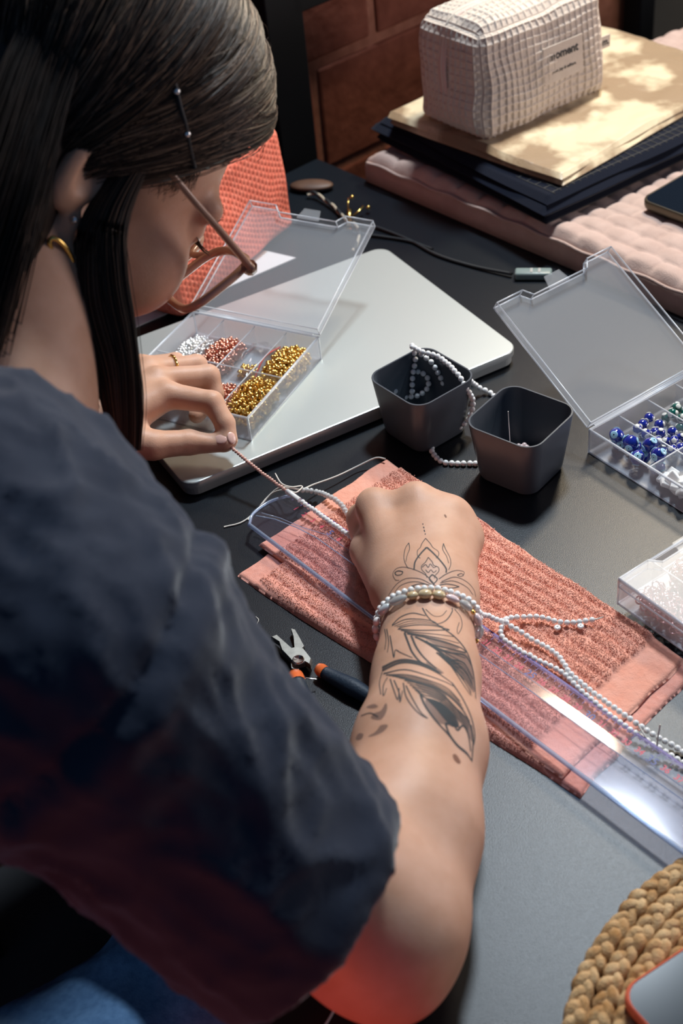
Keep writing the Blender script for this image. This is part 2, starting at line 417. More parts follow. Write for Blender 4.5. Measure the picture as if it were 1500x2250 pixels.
M['acetate'] = mat('tan_acetate', (.44, .25, .17), .25, col2=(.52, .31, .22), scale=35, spec=.6, coat=.3)
M['lens'] = clear('lens_glass', (.97, .95, .94), (.8, .8, .8), .02, .02, gloss=1.0)
M['zip'] = mat('zip_tape', (.62, .48, .43), .85, bump=.4, bscale=1500)
M['bag'] = clear('zip_bag_film', (.98, .98, .985), (.85, .85, .9), .04, .10, gloss=1.6)
M['red_seal'] = mat('red_seal_line', (.70, .04, .06), .5)
M['jump'] = mat('rose_ring_metal', (.78, .50, .50), .2, 1.0)

# ------------------------------------------------------------------ the room
TM = np.array([TU, TV, ZZ])
def struct(name, mb, m, smooth=False):
    o = mb.build(name, m, smooth=smooth); o['kind'] = 'structure'; return o
struct('floor', MB().box(tuv(0, 60, -77), (700, 500, 4), TM), M['floor'])
WALL_V = -5.0
wall_back = struct('wall_back', MB().box(tuv(-87, WALL_V - 6.1, 60), (296, 11.4, 270), TM), M['mortar'])
bm_brick = {}
for r in range(-4, 7):
    z0 = -5.4 + 12.7 * r
    off = 5.0 if r % 2 == 0 else 14.0
    for k in range(-6, 5):
        u0 = off + 20.0 * k
        key = (r * 7 + k * 3) % 4
        if key not in bm_brick:
            b = MB().box((0, 0, 0), (19.0, 1.6, 11.7), None, .35, 2)
            v = b.v[0]; v += vnoise(v * .6 + key * 9, key) [:, None] * np.array([.12, .10, .12])
            bm_brick[key] = mesh_only(b, 'brick', M['brick'], False)
        if u0 + 10 > 52: continue
        inst('brick', bm_brick[key], wall_back, tuv(u0 + 10, WALL_V - .9 + .12 * math.sin(r * 3 + k * 5), z0 + 6.35), TM)
struct('wall_right', MB().box(tuv(140, 120, 60), (6, 500, 270), TM), M['wall'])

fr = thing('steel_frame', tuv(-1, -2.8, -75), 'black steel frame standing against the red brick wall', 'frame')
MB().box(tuv(-1.2, -2.8, -1), (4.8, 3, 148), TM, .15).build('post', M['frame'], fr, smooth=False)
MB().box(tuv(58.0, -2.8, -1), (2.8, 3, 148), TM, .15).build('post', M['frame'], fr, smooth=False)
MB().box(tuv(28, -2.8, 17.6), (56, 3, 4.6), TM, .15).build('top_bar', M['frame'], fr, smooth=False)

tb = thing('work_table', tuv(-35, 70, -75), 'black laminate work table under the beading things', 'table')
MB().box(tuv(-35, 75, -1.25), (70, 150, 2.5), TM, .12).build('table_top', M['table'], tb, smooth=False)
for u in (-66, -4):
    for v in (4, 146): MB().box(tuv(u, v, -38.7), (4, 4, 72.4), TM, .1).build('leg', M['frame'], tb, smooth=False)
sb = thing('side_table', tuv(34, 60, -75), 'low black side table carrying the pink quilt', 'table')
MB().box(tuv(35, 68, -1.6), (69, 104, 2.5), TM, .12).build('table_top', M['frame'], sb, smooth=False)
for u in (5, 65):
    for v in (20, 116): MB().box(tuv(u, v, -38.9), (4, 4, 72.1), TM, .1).build('leg', M['frame'], sb, smooth=False)

# ------------------------------------------------------------------ the person
person = thing('person', V3(-30, 55, -75), 'person in a dark blue T-shirt bent over the table, threading beads', 'person')
def euler_frame(yaw, pit, rol):
    y, p, r = [math.radians(a) for a in (yaw, pit, rol)]
    Rz = np.array([[math.cos(y), -math.sin(y), 0], [math.sin(y), math.cos(y), 0], [0, 0, 1]])
    Ry = np.array([[math.cos(p), 0, math.sin(p)], [0, 1, 0], [-math.sin(p), 0, math.cos(p)]])
    Rx = np.array([[1, 0, 0], [0, math.cos(r), -math.sin(r)], [0, math.sin(r), math.cos(r)]])
    return Rz @ Ry @ Rx
HM = euler_frame(24, 51, -8); HT = V3(-14.8, 79.2, 32.4)          # head: x forward, y to its left, z up, origin between the ears
def hp(*a): return HT + HM @ np.array(a, float)
def to_head(p): return HM.T @ (np.asarray(p) - HT)
NECK = WD(-30, 905, 79)

def head_sdf(P):
    d = ellip(P, (-.6, 0, 5.0), (9.9, 7.4, 8.0))
    d = smin(d, ellip(P, (4.0, 0, -.8), (5.8, 5.8, 8.6)), 2.2)
    for s in (-1, 1):
        d = smin(d, cone(P, (.6, 5.2 * s, -4.6), (7.8, 1.3 * s, -8.9), 1.6, 1.7), 2.4)
        d = smin(d, ellip(P, (7.0, 3.9 * s, -2.2), (2.4, 2.2, 2.9)), 1.8)
        d = smin(d, cone(P, (8.0, 4.9 * s, 2.9), (9.2, 1.4 * s, 3.1), .8, .95), 1.2)
        d = smax(d, -ellip(P, (10.0, 3.3 * s, 1.5), (1.7, 1.9, 1.15)), .9)
        d = smin(d, ellip(P, (7.9, 3.35 * s, 1.4), (1.35, 1.55, 1.2)), .5)
        d = smin(d, ellip(P, (9.8, 1.25 * s, -2.7), (1.0, .75, .75)), .5)
    d = smin(d, cone(P, (8.9, 0, 2.4), (10.6, 0, -2.0), .75, .95), .9)
    d = smin(d, ellip(P, (9.1, 0, -5.0), (.9, 2.2, .55)), .6)
    d = smin(d, ellip(P, (8.9, 0, -6.1), (.85, 1.8, .55)), .6)
    n = to_head(NECK)
    d = smin(d, cone(P, (-1.6, 0, -2.5), n, 5.3, 6.2), 1.6)
    for s in (-1, 1):                        # ears: shell, hollow, rim, lobe
        a = np.array([[.93, -.25 * s, -.26], [.25 * s, .96, 0], [.26, -.05 * s, .96]])
        e = ellip(P, (-1.7, 7.6 * s, .5), (1.75, .75, 2.9), a)
        e = smax(e, -ellip(P, (-1.4, 8.2 * s, .7), (1.05, .55, 1.8), a), .3)
        e = smin(e, ellip(P, (-.85, 7.35 * s, -2.5), (.75, .45, .95)), .5)
        d = smin(d, e, .35)
    return d
n_h = to_head(NECK)
hv, hf = surface(head_sdf, np.minimum(V3(-11, -9.6, -14), n_h - 7.2), np.maximum(V3(12, 9.6, 14), n_h + 4), .18)
hv = relax(hv, hf, 2, .4)
head_w = hv @ HM.T + HT

ELB = W(828, 2030, 5.6); WRI = W(940, 1312, 5.2); SHO = WD(90, 1390, 66)
FA1 = W(886, 1830, 5.8); FA2 = W(922, 1640, 5.8); FA3 = W(936, 1480, 5.5)
VN = unit(EYE - WRI)                         # roughly the way the back of the hand faces
R_MCP = [W(822, 1112, 5.6), W(914, 1100, 6.0), W(990, 1134, 5.4), W(1020, 1180, 4.5)]
hd = unit(R_MCP[1] - WRI); hs = unit(np.cross(hd, VN)); hn = np.cross(hs, hd)     # hand: forward, to the right, out of the back
def arm_sdf(P):
    d = cone(P, SHO, ELB, 5.2, 4.35)
    d = smin(d, cone(P, ELB, FA1, 3.9, 4.0), 2.6)
    d = smin(d, cone(P, FA1, FA2, 4.0, 3.75), 1.6)
    d = smin(d, flatcone(P, FA2, FA3, 3.75, 3.1, hn, .92), 1.0)
    d = smin(d, flatcone(P, FA3, WRI, 3.1, 2.9, hn, .80), 1.0)
    d = smin(d, cone(P, W(866, 2150, 4.2), W(850, 2080, 5), 1.7, 2.4), 2.0)
    d = smin(d, ellip(P, WRI + hs * 1.9 - hd * 1.2 + hn * .6, (1.0, 1.0, .8)), 1.2)
    h = None
    for i, m in enumerate(R_MCP):
        b = WRI + hs * (-1.5 + i * 1.0) * .8 + hd * .6
        q = cone(P, b, m, 1.75, 1.18)
        h = q if h is None else smin(h, q, 1.3)
    h = smin(h, cone(P, WRI + hd * 1.5 - hn * .8, (R_MCP[1] + R_MCP[2]) / 2 - hn * 1.2 - hd * 1.0, 2.2, 2.3), 1.5)
    for i in range(3): h = smin(h, cone(P, R_MCP[i] - hd * .35, R_MCP[i + 1] - hd * .35, 1.02, 1.02), .9)
    d = smin(d, h, 1.5)
    for i, m in enumerate(R_MCP):            # fingers bent under the palm
        l1, l2, l3 = ((3.9, 2.3, 1.9), (4.0, 2.6, 2.0), (3.8, 2.4, 2.0), (3.1, 1.9, 1.7))[i]
        d1 = unit(hd * .55 - hn * .85 - hs * (.40 if i == 0 else .05))
        d2 = unit(-hd * .75 - hn * .55 + hs * (.15 if i == 0 else 0))
        d3 = unit(-hd * .95 + hn * .10)
        a = m; b = a + d1 * l1 * .82; c = b + d2 * l2; e = c + d3 * l3
        for v in (b, c, e): v[2] = max(v[2], 1.7)
        f = smin(cone(P, a, b, 1.08, .92), cone(P, b, c, .90, .80), .35)
        f = smin(f, cone(P, c, e, .80, .66), .3)
        d = smin(d, f, .45)
    for k, m in enumerate(R_MCP): d = smin(d, ellip(P, m + hn * .35, (.85, .85, .8)), .6)
    t0 = WRI - hs * 1.9 + hd * 1.6 - hn * .7; t1 = W(812, 1210, 3.4); t2 = W(806, 1182, 2.4) + V3(0, 2, 0)
    t = smin(cone(P, t0, t1, 1.9, 1.35), cone(P, t1, t2, 1.2, .85), .6)
    d = smin(d, t, 1.0)
    return d
av, af = surface(arm_sdf, (-10, 34, .2), (11.5, 85, 17.5), .165)
av = relax(av, af, 2, .4)

L_WRI = W(222, 930, 5.0); L_ELB = W(-260, 960, 7.0)
lh = [dict(m=W(366, 868, 6.0), p=W(466, 884, 5.6), d=W(494, 930, 4.4), t=W(505, 966, 3.5), r=(1.05, .88, .78, .62)),
      dict(m=W(346, 836, 6.0), p=W(458, 826, 5.2), d=W(470, 866, 3.9), t=W(432, 912, 3.2), r=(1.05, .90, .80, .68)),
      dict(m=W(328, 815, 5.6), p=W(432, 802, 4.6), d=W(445, 838, 3.6), t=W(410, 878, 3.2), r=(1.0, .86, .76, .66)),
      dict(m=W(306, 808, 5.0), p=W(386, 795, 4.7), d=W(402, 824, 4.1), t=W(380, 856, 3.2), r=(.9, .75, .68, .6))]
L_T = [W(262, 965, 4.6), W(335, 978, 4.1), W(415, 972, 3.6), W(490, 976, 3.3)]
def lhand_sdf(P):
    d = cone(P, L_ELB, L_WRI, 4.0, 2.75)
    h = None
    ld = unit(lh[1]['m'] - L_WRI); ls = unit(lh[0]['m'] - lh[3]['m'])
    for i, g in enumerate(lh):
        b = L_WRI + ls * (1.2 - i * .8)
        q = cone(P, b, g['m'], 1.7, 1.12); h = q if h is None else smin(h, q, 1.2)
    d = smin(d, h, 1.4)
    for g in lh:
        r = g['r']
        f = smin(cone(P, g['m'], g['p'], r[0], r[1]), cone(P, g['p'], g['d'], r[1], r[2]), .3)
        f = smin(f, cone(P, g['d'], g['t'], r[2], r[3]), .25)
        d = smin(d, f, .4)
    t = smin(cone(P, L_T[0], L_T[1], 1.75, 1.15), cone(P, L_T[1], L_T[2], 1.1, .98), .4)
    t = smin(t, cone(P, L_T[2], L_T[3], .98, .62), .3)
    d = smin(d, t, .8)
    return d
lo = np.min([L_WRI, L_T[0]] + [g['m'] for g in lh] + [g['t'] for g in lh], 0) - 3.2; lo[0] = min(lo[0], L_ELB[0] + 1.5)
hi = np.max([L_WRI, L_T[3]] + [g['m'] for g in lh] + [g['p'] for g in lh], 0) + 3.2
lo[2] = .4
lv, lf = surface(lhand_sdf, lo, hi, .15)
lv = relax(lv, lf, 2, .4)

# the three shells are tied into one skin inside the shirt
def tie(va, fa, pa, vb, fb, pb):
    ca = va[fa].mean(1); cb = vb[fb].mean(1); ia = int(np.argmin(((ca - pa) ** 2).sum(1))); ib = int(np.argmin(((cb - pb) ** 2).sum(1)))
    qa, qb = fa[ia], fb[ib] + len(va); v = np.concatenate([va, vb]); best = None
    for k in range(4):
        r_ = np.roll(qb[::-1], k); d = ((v[qa] - v[r_]) ** 2).sum()
        if best is None or d < best[0]: best = (d, r_)
    r_ = best[1]
    side = np.array([[qa[k], qa[(k + 1) % 4], r_[(k + 1) % 4], r_[k]] for k in range(4)])
    return v, np.concatenate([np.delete(fa, ia, 0), np.delete(fb, ib, 0) + len(va), side])
nb = NECK + V3(-2, 0, -4)
bv, bf = tie(head_w, hf, nb, av, af, SHO)
bv, bf = tie(bv, bf, nb + V3(-2, 2, 0), lv, lf, L_ELB + V3(0, 0, -2))
body = MB(); body.add(bv, bf)
body_o = body.build('body', M['skin'], person)
body_bvh = BVHTree.FromPolygons(bv.tolist(), body.f)
def sight(bvh, px, py):
    d = unit(RIGHT * ((px - 750) / FPX) - UP * ((py - 1125) / FPX) + FWD)
    loc, n, i, t = bvh.ray_cast(Vector(EYE), Vector(d))
    return (np.array(loc), np.array(n)) if loc is not None else None

head_bvh = BVHTree.FromPolygons(head_w.tolist(), [tuple(q) for q in hf])
def on_skin(*a):
    loc, n, i, dd_ = head_bvh.find_nearest(Vector(hp(*a))); return np.array(loc), np.array(n)
# finger nails
def nail(px, py, ax, r):
    h = sight(body_bvh, px, py)
    if h is None: return
    n = h[1]; a = unit(ax - n * (ax @ n)); b = np.cross(n, a)
    MB().ball(h[0] - n * .05, (r[0], r[1], .1), np.array([a, b, n]), 12, 8).build('fingernail', M['nail'], person)
nail(484, 965, unit(L_T[3] - L_T[2]), (.55, .40)); nail(509, 962, unit(lh[0]['t'] - lh[0]['d']), (.5, .36))

# tattoo: ink lines that lie on the skin of the right hand and forearm
def crop(pts): return [(750 + x / 3.4625, 1050 + y / 3.4625) for x, y in pts]
arm_bvh = BVHTree.FromPolygons(av.tolist(), [tuple(q) for q in af])
def ink_line(mb, pts, w0, w1=None):
    p = spline(np.array(crop(pts)), max(6, int(6 * len(pts))))
    hits = [sight(arm_bvh, *q) for q in p]
    hits = [h for h in hits if h is not None]
    if len(hits) < 3: return
    P = np.array([h[0] for h in hits]); N = np.array([h[1] for h in hits])
    step = np.linalg.norm(np.diff(P, axis=0), axis=1)
    if step.max() > 3: return
    T = np.gradient(P, axis=0); T /= np.linalg.norm(T, axis=1)[:, None] + 1e-9
    S = np.cross(N, T); S /= np.linalg.norm(S, axis=1)[:, None] + 1e-9
    k = np.linspace(0, 1, len(P)); wd = (w0 + ((w1 if w1 is not None else w0) - w0) * k)[:, None] * .5
    mb.grid(np.stack([P + N * .018 - S * wd, P + N * .018 + S * wd], 1))
def ink_fill(mb, poly):
    c = np.array(crop(poly)); b = spline(c, 28, True)[:-1]; m = b.mean(0)
    rows = []
    for t in np.linspace(1, .02, 8):
        row = []
        for q in b:
            h = sight(arm_bvh, *(m + (q - m) * t))
            if h is None: return
            row.append(h[0] + h[1] * .014)
        rows.append(row)
    mb.grid(np.array(rows), cv=True)
ink = MB(); shade = MB()
TH, MD, BD = .055, .085, .13
for w_, lines in ((TH, [
    [(640,460),(612,500),(600,530),(578,555),(580,595),(600,612)], [(640,460),(675,500),(695,530),(735,560),(738,590),(720,612)],
    [(512,495),(485,540),(475,610),(490,660),(510,690)], [(512,495),(518,540),(500,590),(490,640)],
    [(775,500),(790,540),(825,610),(830,660),(815,700)], [(775,500),(770,545),(800,600),(815,650)],
    [(660,605),(640,640),(610,670),(612,700),(640,730),(650,760)], [(660,605),(690,640),(700,665),(735,680),(740,710),(715,740),(705,765)],
    [(615,680),(640,660),(660,682),(675,655),(700,682),(725,672)], [(640,700),(660,720),(680,700),(700,720),(722,705)],
    [(700,800),(640,740),(560,700),(480,680),(420,690),(392,730),(410,775),(440,780)],
    [(690,815),(600,770),(500,765),(430,800),(380,860),(345,920)], [(680,820),(560,790),(450,820),(390,900)],
    [(740,770),(800,730),(870,705),(930,715),(925,745)], [(880,740),(910,728),(925,742),(900,750),(880,740)],
    [(760,790),(860,755),(950,790),(1005,850),(1020,905)], [(750,800),(850,785),(950,830),(1000,890)],
    [(640,1000),(700,1050),(760,1050),(800,1010)], [(860,1000),(905,1060),(915,1130),(885,1190),(880,1150),(895,1100)]]),
  (MD, [
    [(618,348),(620,356)], [(624,372),(627,384)], [(628,396),(634,412)], [(636,424),(638,432)],
    [(690,735),(668,765),(690,800),(715,822)], [(690,735),(728,770),(700,810),(690,838)],
    [(530,825),(590,808),(650,812),(700,830)], [(530,825),(590,840),(650,838),(700,830)],
    [(715,825),(790,808),(850,815),(895,828)], [(715,825),(790,838),(850,838),(895,828)],
    [(405,722),(430,708),(465,715),(455,735),(420,740),(405,722)],
    [(615,990),(650,1050),(700,1100),(740,1110),(800,1080),(840,1020),(840,990)],
    [(345,1150),(360,1250),(350,1330)], [(330,1150),(340,1230),(330,1310)], [(370,1200),(385,1290),(400,1370),(410,1310),(450,1330),(540,1370)],
    [(310,1480),(290,1560),(300,1650)], [(350,1520),(320,1580),(320,1660),(345,1600)], [(370,1530),(400,1620),(430,1690),(440,1600)],
    [(400,1540),(440,1640),(445,1710),(465,1620)], [(470,1560),(490,1660),(540,1740),(600,1800),(655,1830)], [(490,1580),(540,1680),(600,1780),(655,1830)],
    [(800,1400),(880,1480),(950,1580),(990,1660)], [(760,1340),(880,1420),(960,1500),(1005,1610)], [(850,1440),(920,1530),(985,1640)],
    [(150,1810),(220,1790),(280,1820)]]),
  (BD, [
    [(648,528),(600,580),(560,640),(552,700)], [(648,528),(700,575),(760,640),(795,690),(795,722)],
    [(385,1120),(450,1060),(540,1030),(640,1050)], [(385,1125),(480,1080),(580,1075),(690,1090),(740,1125)], [(440,1140),(560,1120),(700,1125),(820,1155)],
    [(430,1150),(560,1160),(690,1160),(820,1158)], [(500,1185),(620,1210),(780,1250),(900,1290),(955,1330)], [(560,1210),(700,1270),(820,1300),(945,1330)],
    [(700,1290),(820,1330),(935,1350),(990,1430)], [(720,1330),(830,1380),(930,1410),(1000,1530)],
    [(480,1180),(510,1260),(540,1330),(600,1400),(680,1440),(760,1490)], [(530,1200),(570,1290),(630,1370),(720,1450)], [(640,1240),(760,1340),(840,1440),(930,1580),(980,1655)],
    [(310,1440),(420,1390),(520,1385),(640,1420),(740,1490)], [(310,1470),(450,1410),(580,1420),(720,1480),(840,1560)], [(320,1490),(480,1460),(640,1500),(780,1550),(860,1590)],
    [(340,1500),(500,1500),(660,1540),(800,1600),(900,1700)], [(480,1540),(640,1580),(760,1640),(880,1760),(975,1850)], [(440,1520),(600,1560),(740,1610),(860,1700),(955,1820),(1000,1960)],
    [(740,1125),(860,1210),(950,1320),(995,1450),(1012,1560),(1020,1680)], [(840,1560),(920,1680),(985,1820),(1012,1950),(1005,2030)],
    [(600,1650),(640,1740),(720,1850),(810,1950),(880,2040),(950,2100),(988,2150)], [(985,1880),(1000,2000),(990,2160)], [(790,1870),(820,1950),(880,2030),(950,2090),(988,2150)],
    [(790,1870),(850,1870),(880,1920),(920,1885),(955,1930),(972,2000),(982,2080)]])):
    for ln in lines: ink_line(ink, ln, w_, w_ * .7)
def hatch(la, lb, n, w_):
    a, b = spline(np.array(la, float), 8), spline(np.array(lb, float), 8)
    for k in range(1, n + 1): ink_line(ink, (a + (b - a) * (k / (n + 1))).tolist(), w_, w_ * .6)
hatch([(560,1210),(700,1270),(820,1300),(945,1330)], [(640,1250),(760,1340),(840,1440),(930,1580)], 5, MD)
hatch([(720,1330),(830,1380),(930,1410),(1000,1530)], [(800,1400),(880,1480),(950,1580),(985,1650)], 6, MD)
hatch([(385,1125),(480,1080),(580,1075),(690,1090)], [(440,1140),(560,1120),(700,1125),(820,1155)], 2, MD)
hatch([(430,1150),(560,1160),(690,1160),(820,1158)], [(500,1185),(620,1210),(780,1250),(930,1310)], 2, MD)
hatch([(340,1500),(500,1500),(660,1540),(800,1600),(900,1700)], [(440,1520),(600,1560),(740,1610),(860,1700),(955,1820)], 3, MD)
hatch([(480,1540),(640,1580),(760,1640),(880,1760),(975,1850)], [(600,1650),(660,1700),(760,1730),(870,1830),(960,1950)], 5, MD)
hatch([(640,1680),(700,1740),(780,1840),(840,1890)], [(760,1710),(820,1760),(880,1830),(895,1900)], 7, BD)
hatch([(310,1440),(420,1390),(520,1385),(640,1420),(740,1490)], [(310,1470),(450,1410),(580,1420),(720,1480),(840,1560)], 2, MD)
for poly in ([(780,1310),(950,1340),(1000,1480),(1012,1640),(955,1560),(860,1430)], [(880,1760),(965,1850),(1000,1990),(985,2000),(930,1890)],
             [(560,1560),(700,1590),(800,1660),(760,1700),(640,1640)], [(600,1190),(800,1245),(900,1300),(760,1290)]): ink_fill(shade, poly)
for poly in ([(640,1680),(760,1720),(880,1830),(890,1900),(800,1880),(730,1860),(660,1770)], [(250,1790),(300,1770),(340,1712),(345,1770),(300,1840),(225,1830)],
             [(110,1990),(130,1945),(168,1950),(150,1990)], [(200,1970),(260,1930),(300,1882),(355,1882),(320,1930),(260,1960)], [(190,1745),(245,1720),(280,1740),(240,1755)],
             [(640,1400),(720,1440),(780,1490),(700,1470)]): ink_fill(shade, poly)
mole_m = mat('mole', (.20, .085, .05), .6)
for poly in ([(845,2110),(870,2105),(905,2160),(890,2175),(860,2150)], [(780,283),(790,280),(800,297),(792,303)]):
    mole = MB(); ink_fill(mole, poly); mole.build('mole', mole_m, person)
tag(ink.build('tattoo_lines', M['ink'], person), 'dark ink tattoo of leafy feathers and a mandala on the right arm')
shade.build('tattoo_shading', M['shade_ink'], person)

# ---- T-shirt
P_H = WD(668, 1994, 68); P_M = WD(140, 1462, 64); P_S = WD(-70, 1235, 66)
SAX = unit(P_H - P_M)
L_SHO = NECK + (NECK - P_S) * .55 + V3(-9, 0, -5); L_SLV = L_ELB * .78 + L_SHO * .22
def shirt_sdf(P):
    d = cone(P, P_M, P_H + SAX * 4, 7.6, 6.2)
    d = smin(d, cone(P, P_S, P_M, 8.3, 7.9), 2.0)
    d = smin(d, cone(P, P_S, NECK + V3(-7, -1, -4.5), 7.8, 6.8), 3.0)
    d = smin(d, cone(P, P_S + V3(-12, 4, -4), P_S + V3(-30, 16, -40), 11, 13), 4.0)
    d = smin(d, cone(P, L_SHO, L_SLV, 8.0, 6.6), 3.0)
    d = smin(d, cone(P, P_S + V3(-6, 4, -2), L_SHO, 9.0, 8.0), 3.0)
    cut = (P - P_H.astype(np.float32)) @ unit(SAX + V3(.05, .10, .05)).astype(np.float32)
    inner = cone(P, P_H - SAX * 5.5, P_H + SAX * 12, 4.6, 5.2)
    d = smax(d, cut, .25)
    return smax(d, -inner, .2)
s_lo = np.array([-62, 30, -22.]); s_hi = np.array([5, 112, 46.])
sv, sf = surface(shirt_sdf, s_lo, s_hi, .44)
sv = relax(sv, sf, 2, .45)
sn = normals(sv, sf)
# folds: long creases that run along the sleeve plus a soft crumple and the dropped shoulder seam
e1 = SAX; e2 = unit(np.cross(SAX, V3(0, 0, 1))); e3 = np.cross(e1, e2)
loc = np.stack([(sv - P_M) @ e1, (sv - P_M) @ e2, (sv - P_M) @ e3], 1)
rot = loc @ np.array([[.82, -.57, 0], [.57, .82, 0], [0, 0, 1.0]])
fold = .50 * (1 - np.abs(vnoise(rot * np.array([.10, .26, .26]) + 3, 1))) ** 2 + .42 * (1 - np.abs(vnoise(rot * np.array([.22, .50, .50]) + 9, 2))) ** 3
fold += .22 * (1 - np.abs(vnoise(loc * np.array([.55, .7, .7]) + 5, 6))) ** 4 + .06 * vnoise(loc * np.array([.9, .8, .8]), 3)
seam_s = loc[:, 0] - .5 - .8 * np.sin(loc[:, 1] * .25)
seam = -.38 * np.exp(-(seam_s / .40) ** 2) + .40 * np.exp(-((seam_s - 1.3) / .9) ** 2)
hem = np.clip(-((sv - P_H) @ SAX) / 2.2, 0, 1)
sv = sv + sn * ((fold - .35) * (.35 + .65 * hem) * .95 + seam)[:, None]
shirt = MB().add(sv, sf).build('shirt', M['shirt'], person)
tag(shirt, 'dark blue loose T-shirt with a wide short sleeve')

# ---- jeans: the right thigh in the shade below the table edge
def leg_sdf(P):
    d = cone(P, V3(-46, 24, -14), V3(-10, 50, -13), 10, 8.5)
    d = smin(d, cone(P, V3(-10, 50, -13), V3(-8, 52, -66), 8, 6), 3)
    return smin(d, cone(P, V3(-46, 24, -14), V3(-56, 56, -16), 12, 14), 4)
jv, jf = surface(leg_sdf, (-75, 8, -72), (6, 76, 2), .8)
jn = normals(jv, jf); jv = jv + jn * (.5 * vnoise(jv * .25, 4) + .25 * vnoise(jv * .6, 5))[:, None]
MB().add(jv, jf).build('jeans', M['denim'], person)

# ---- hair: a cap over the skull and thousands of strands, a lock hanging before the ear
HC = V3(-.6, 0, 5.3); HR = V3(11.1, 9.0, 9.8)
def hair_sdf(P):
    d = ellip(P, HC, HR - .45)
    g = P[..., 0] * .70 - P[..., 2] * .715
    d = smax(d, g - .35, .6)
    d = smax(d, -(P[..., 2] + .8) - np.where(P[..., 0] < -2.8, 40, 0), .5)
    d = smax(d, -ellip(P, (-.6, -8.4, -2.9), (2.6, 2.6, 2.6)), .5)
    d = smin(d, cone(P, (-6.0, -3.0, 2), to_head(WD(-130, 780, 77)), 4.6, 3.6), 1.5)
    return d
cv_, cf_ = surface(hair_sdf, (-22, -16, -20), (12, 12, 16), .3)
cv_ = relax(cv_, cf_, 2, .5)
cap_w = cv_ @ HM.T + HT
hair = MB(); hair.add(cap_w, cf_)
cap_bvh = BVHTree.FromPolygons(cap_w.tolist(), [tuple(q) for q in cf_])
def strands(paths, r0, r1, light=(.55, .33, .12)):
    """paths (n, k, 3) world cm -> thin three-sided tubes, all in the hair mesh"""
    n, k = paths.shape[:2]
    t = np.gradient(paths, axis=1); t /= np.linalg.norm(t, axis=2)[..., None] + 1e-9
    a = np.cross(t, np.array([.31, .52, .79])); a /= np.linalg.norm(a, axis=2)[..., None] + 1e-9
    b = np.cross(t, a)
    rr_ = np.linspace(r0, r1, k)[None, :, None]
    ring = np.stack([paths + (a * math.cos(q) + b * math.sin(q)) * rr_ for q in (0, 2.094, 4.189)], 2)     # n,k,3,3
    v = ring.reshape(-1, 3)
    i = np.arange(n)[:, None, None] * (k * 3) + np.arange(k - 1)[None, :, None] * 3
    j = np.arange(3)[None, None, :]; j2 = (j + 1) % 3
    f = np.stack(np.broadcast_arrays(i + j, i + j2, i + 3 + j2, i + 3 + j), -1).reshape(-1, 4)
    pick = rng.choice(3, n, p=np.array(light) / sum(light))
    hair.mi.append((len(hair.f), np.repeat(pick, (k - 1) * 3)))
    hair.v.append(v); hair.f += (f + hair.n).tolist(); hair.n += len(v)
def on_cap(d, off):
    d = d / np.linalg.norm(d, axis=-1, keepdims=True)
    return HC + d / np.linalg.norm(d / HR, axis=-1, keepdims=True) * (1 + off)
def bez(a, b, c, t): return a * (1 - t) ** 2 + b * 2 * t * (1 - t) + c * t ** 2
NS = 8000
s = 1.3 * rng.random(NS)
part = np.stack([9.2 - 15 * s, 1.2 + .5 * rng.standard_normal(NS), 9.0 + 5.2 * np.sin(np.clip(s, 0, 1) * 1.9)], 1) - HC
mid = np.stack([8.9 - 14 * s, -6.2 - .9 * np.sin(s * 3) + .5 * rng.standard_normal(NS), 8.6 + 1.8 * np.sin(s * 2.2)], 1) - HC
end = np.stack([1.4 - 8.5 * s, -8.4 + 0 * s, 4.6 - 5.2 * s + .8 * rng.standard_normal(NS)], 1) - HC
cl = np.stack([vnoise(np.stack([s * 26, np.full(NS, 3.), np.zeros(NS)], 1), q) for q in (1, 2, 3)], 1)
mid += rng.standard_normal((NS, 3)) * .25 + cl * .8; end += rng.standard_normal((NS, 3)) * .35 + cl * .9
t = np.linspace(0, 1, 16)[None, :, None]
lift = .026 * np.abs(vnoise(np.stack([s * 34, np.full(NS, 7.), np.zeros(NS)], 1), 9))[:, None, None]
off = (.004 + .026 * rng.random((NS, 1, 1))) + lift * np.sin(t * 3.1) * 2
pp = on_cap(bez(part[:, None], mid[:, None], end[:, None], t), off)
strands(pp @ HM.T + HT, .042, .026)
NS2 = 1500
s = rng.random(NS2)
part2 = np.stack([9.2 - 16 * s, 1.4 + .4 * rng.standard_normal(NS2), 9.0 + 5.2 * np.sin(s * 1.9)], 1) - HC
mid2 = np.stack([8.0 - 14 * s, 7.0 + 0 * s, 8.0 + 2 * np.sin(s * 2)], 1) - HC + rng.standard_normal((NS2, 3)) * .3
end2 = np.stack([-1 - 7 * s, 8.0 + 0 * s, 1 - 3 * s], 1) - HC
pp = on_cap(bez(part2[:, None], mid2[:, None], end2[:, None], t), .006 + .03 * rng.random((NS2, 1, 1)))
strands(pp @ HM.T + HT, .042, .026)
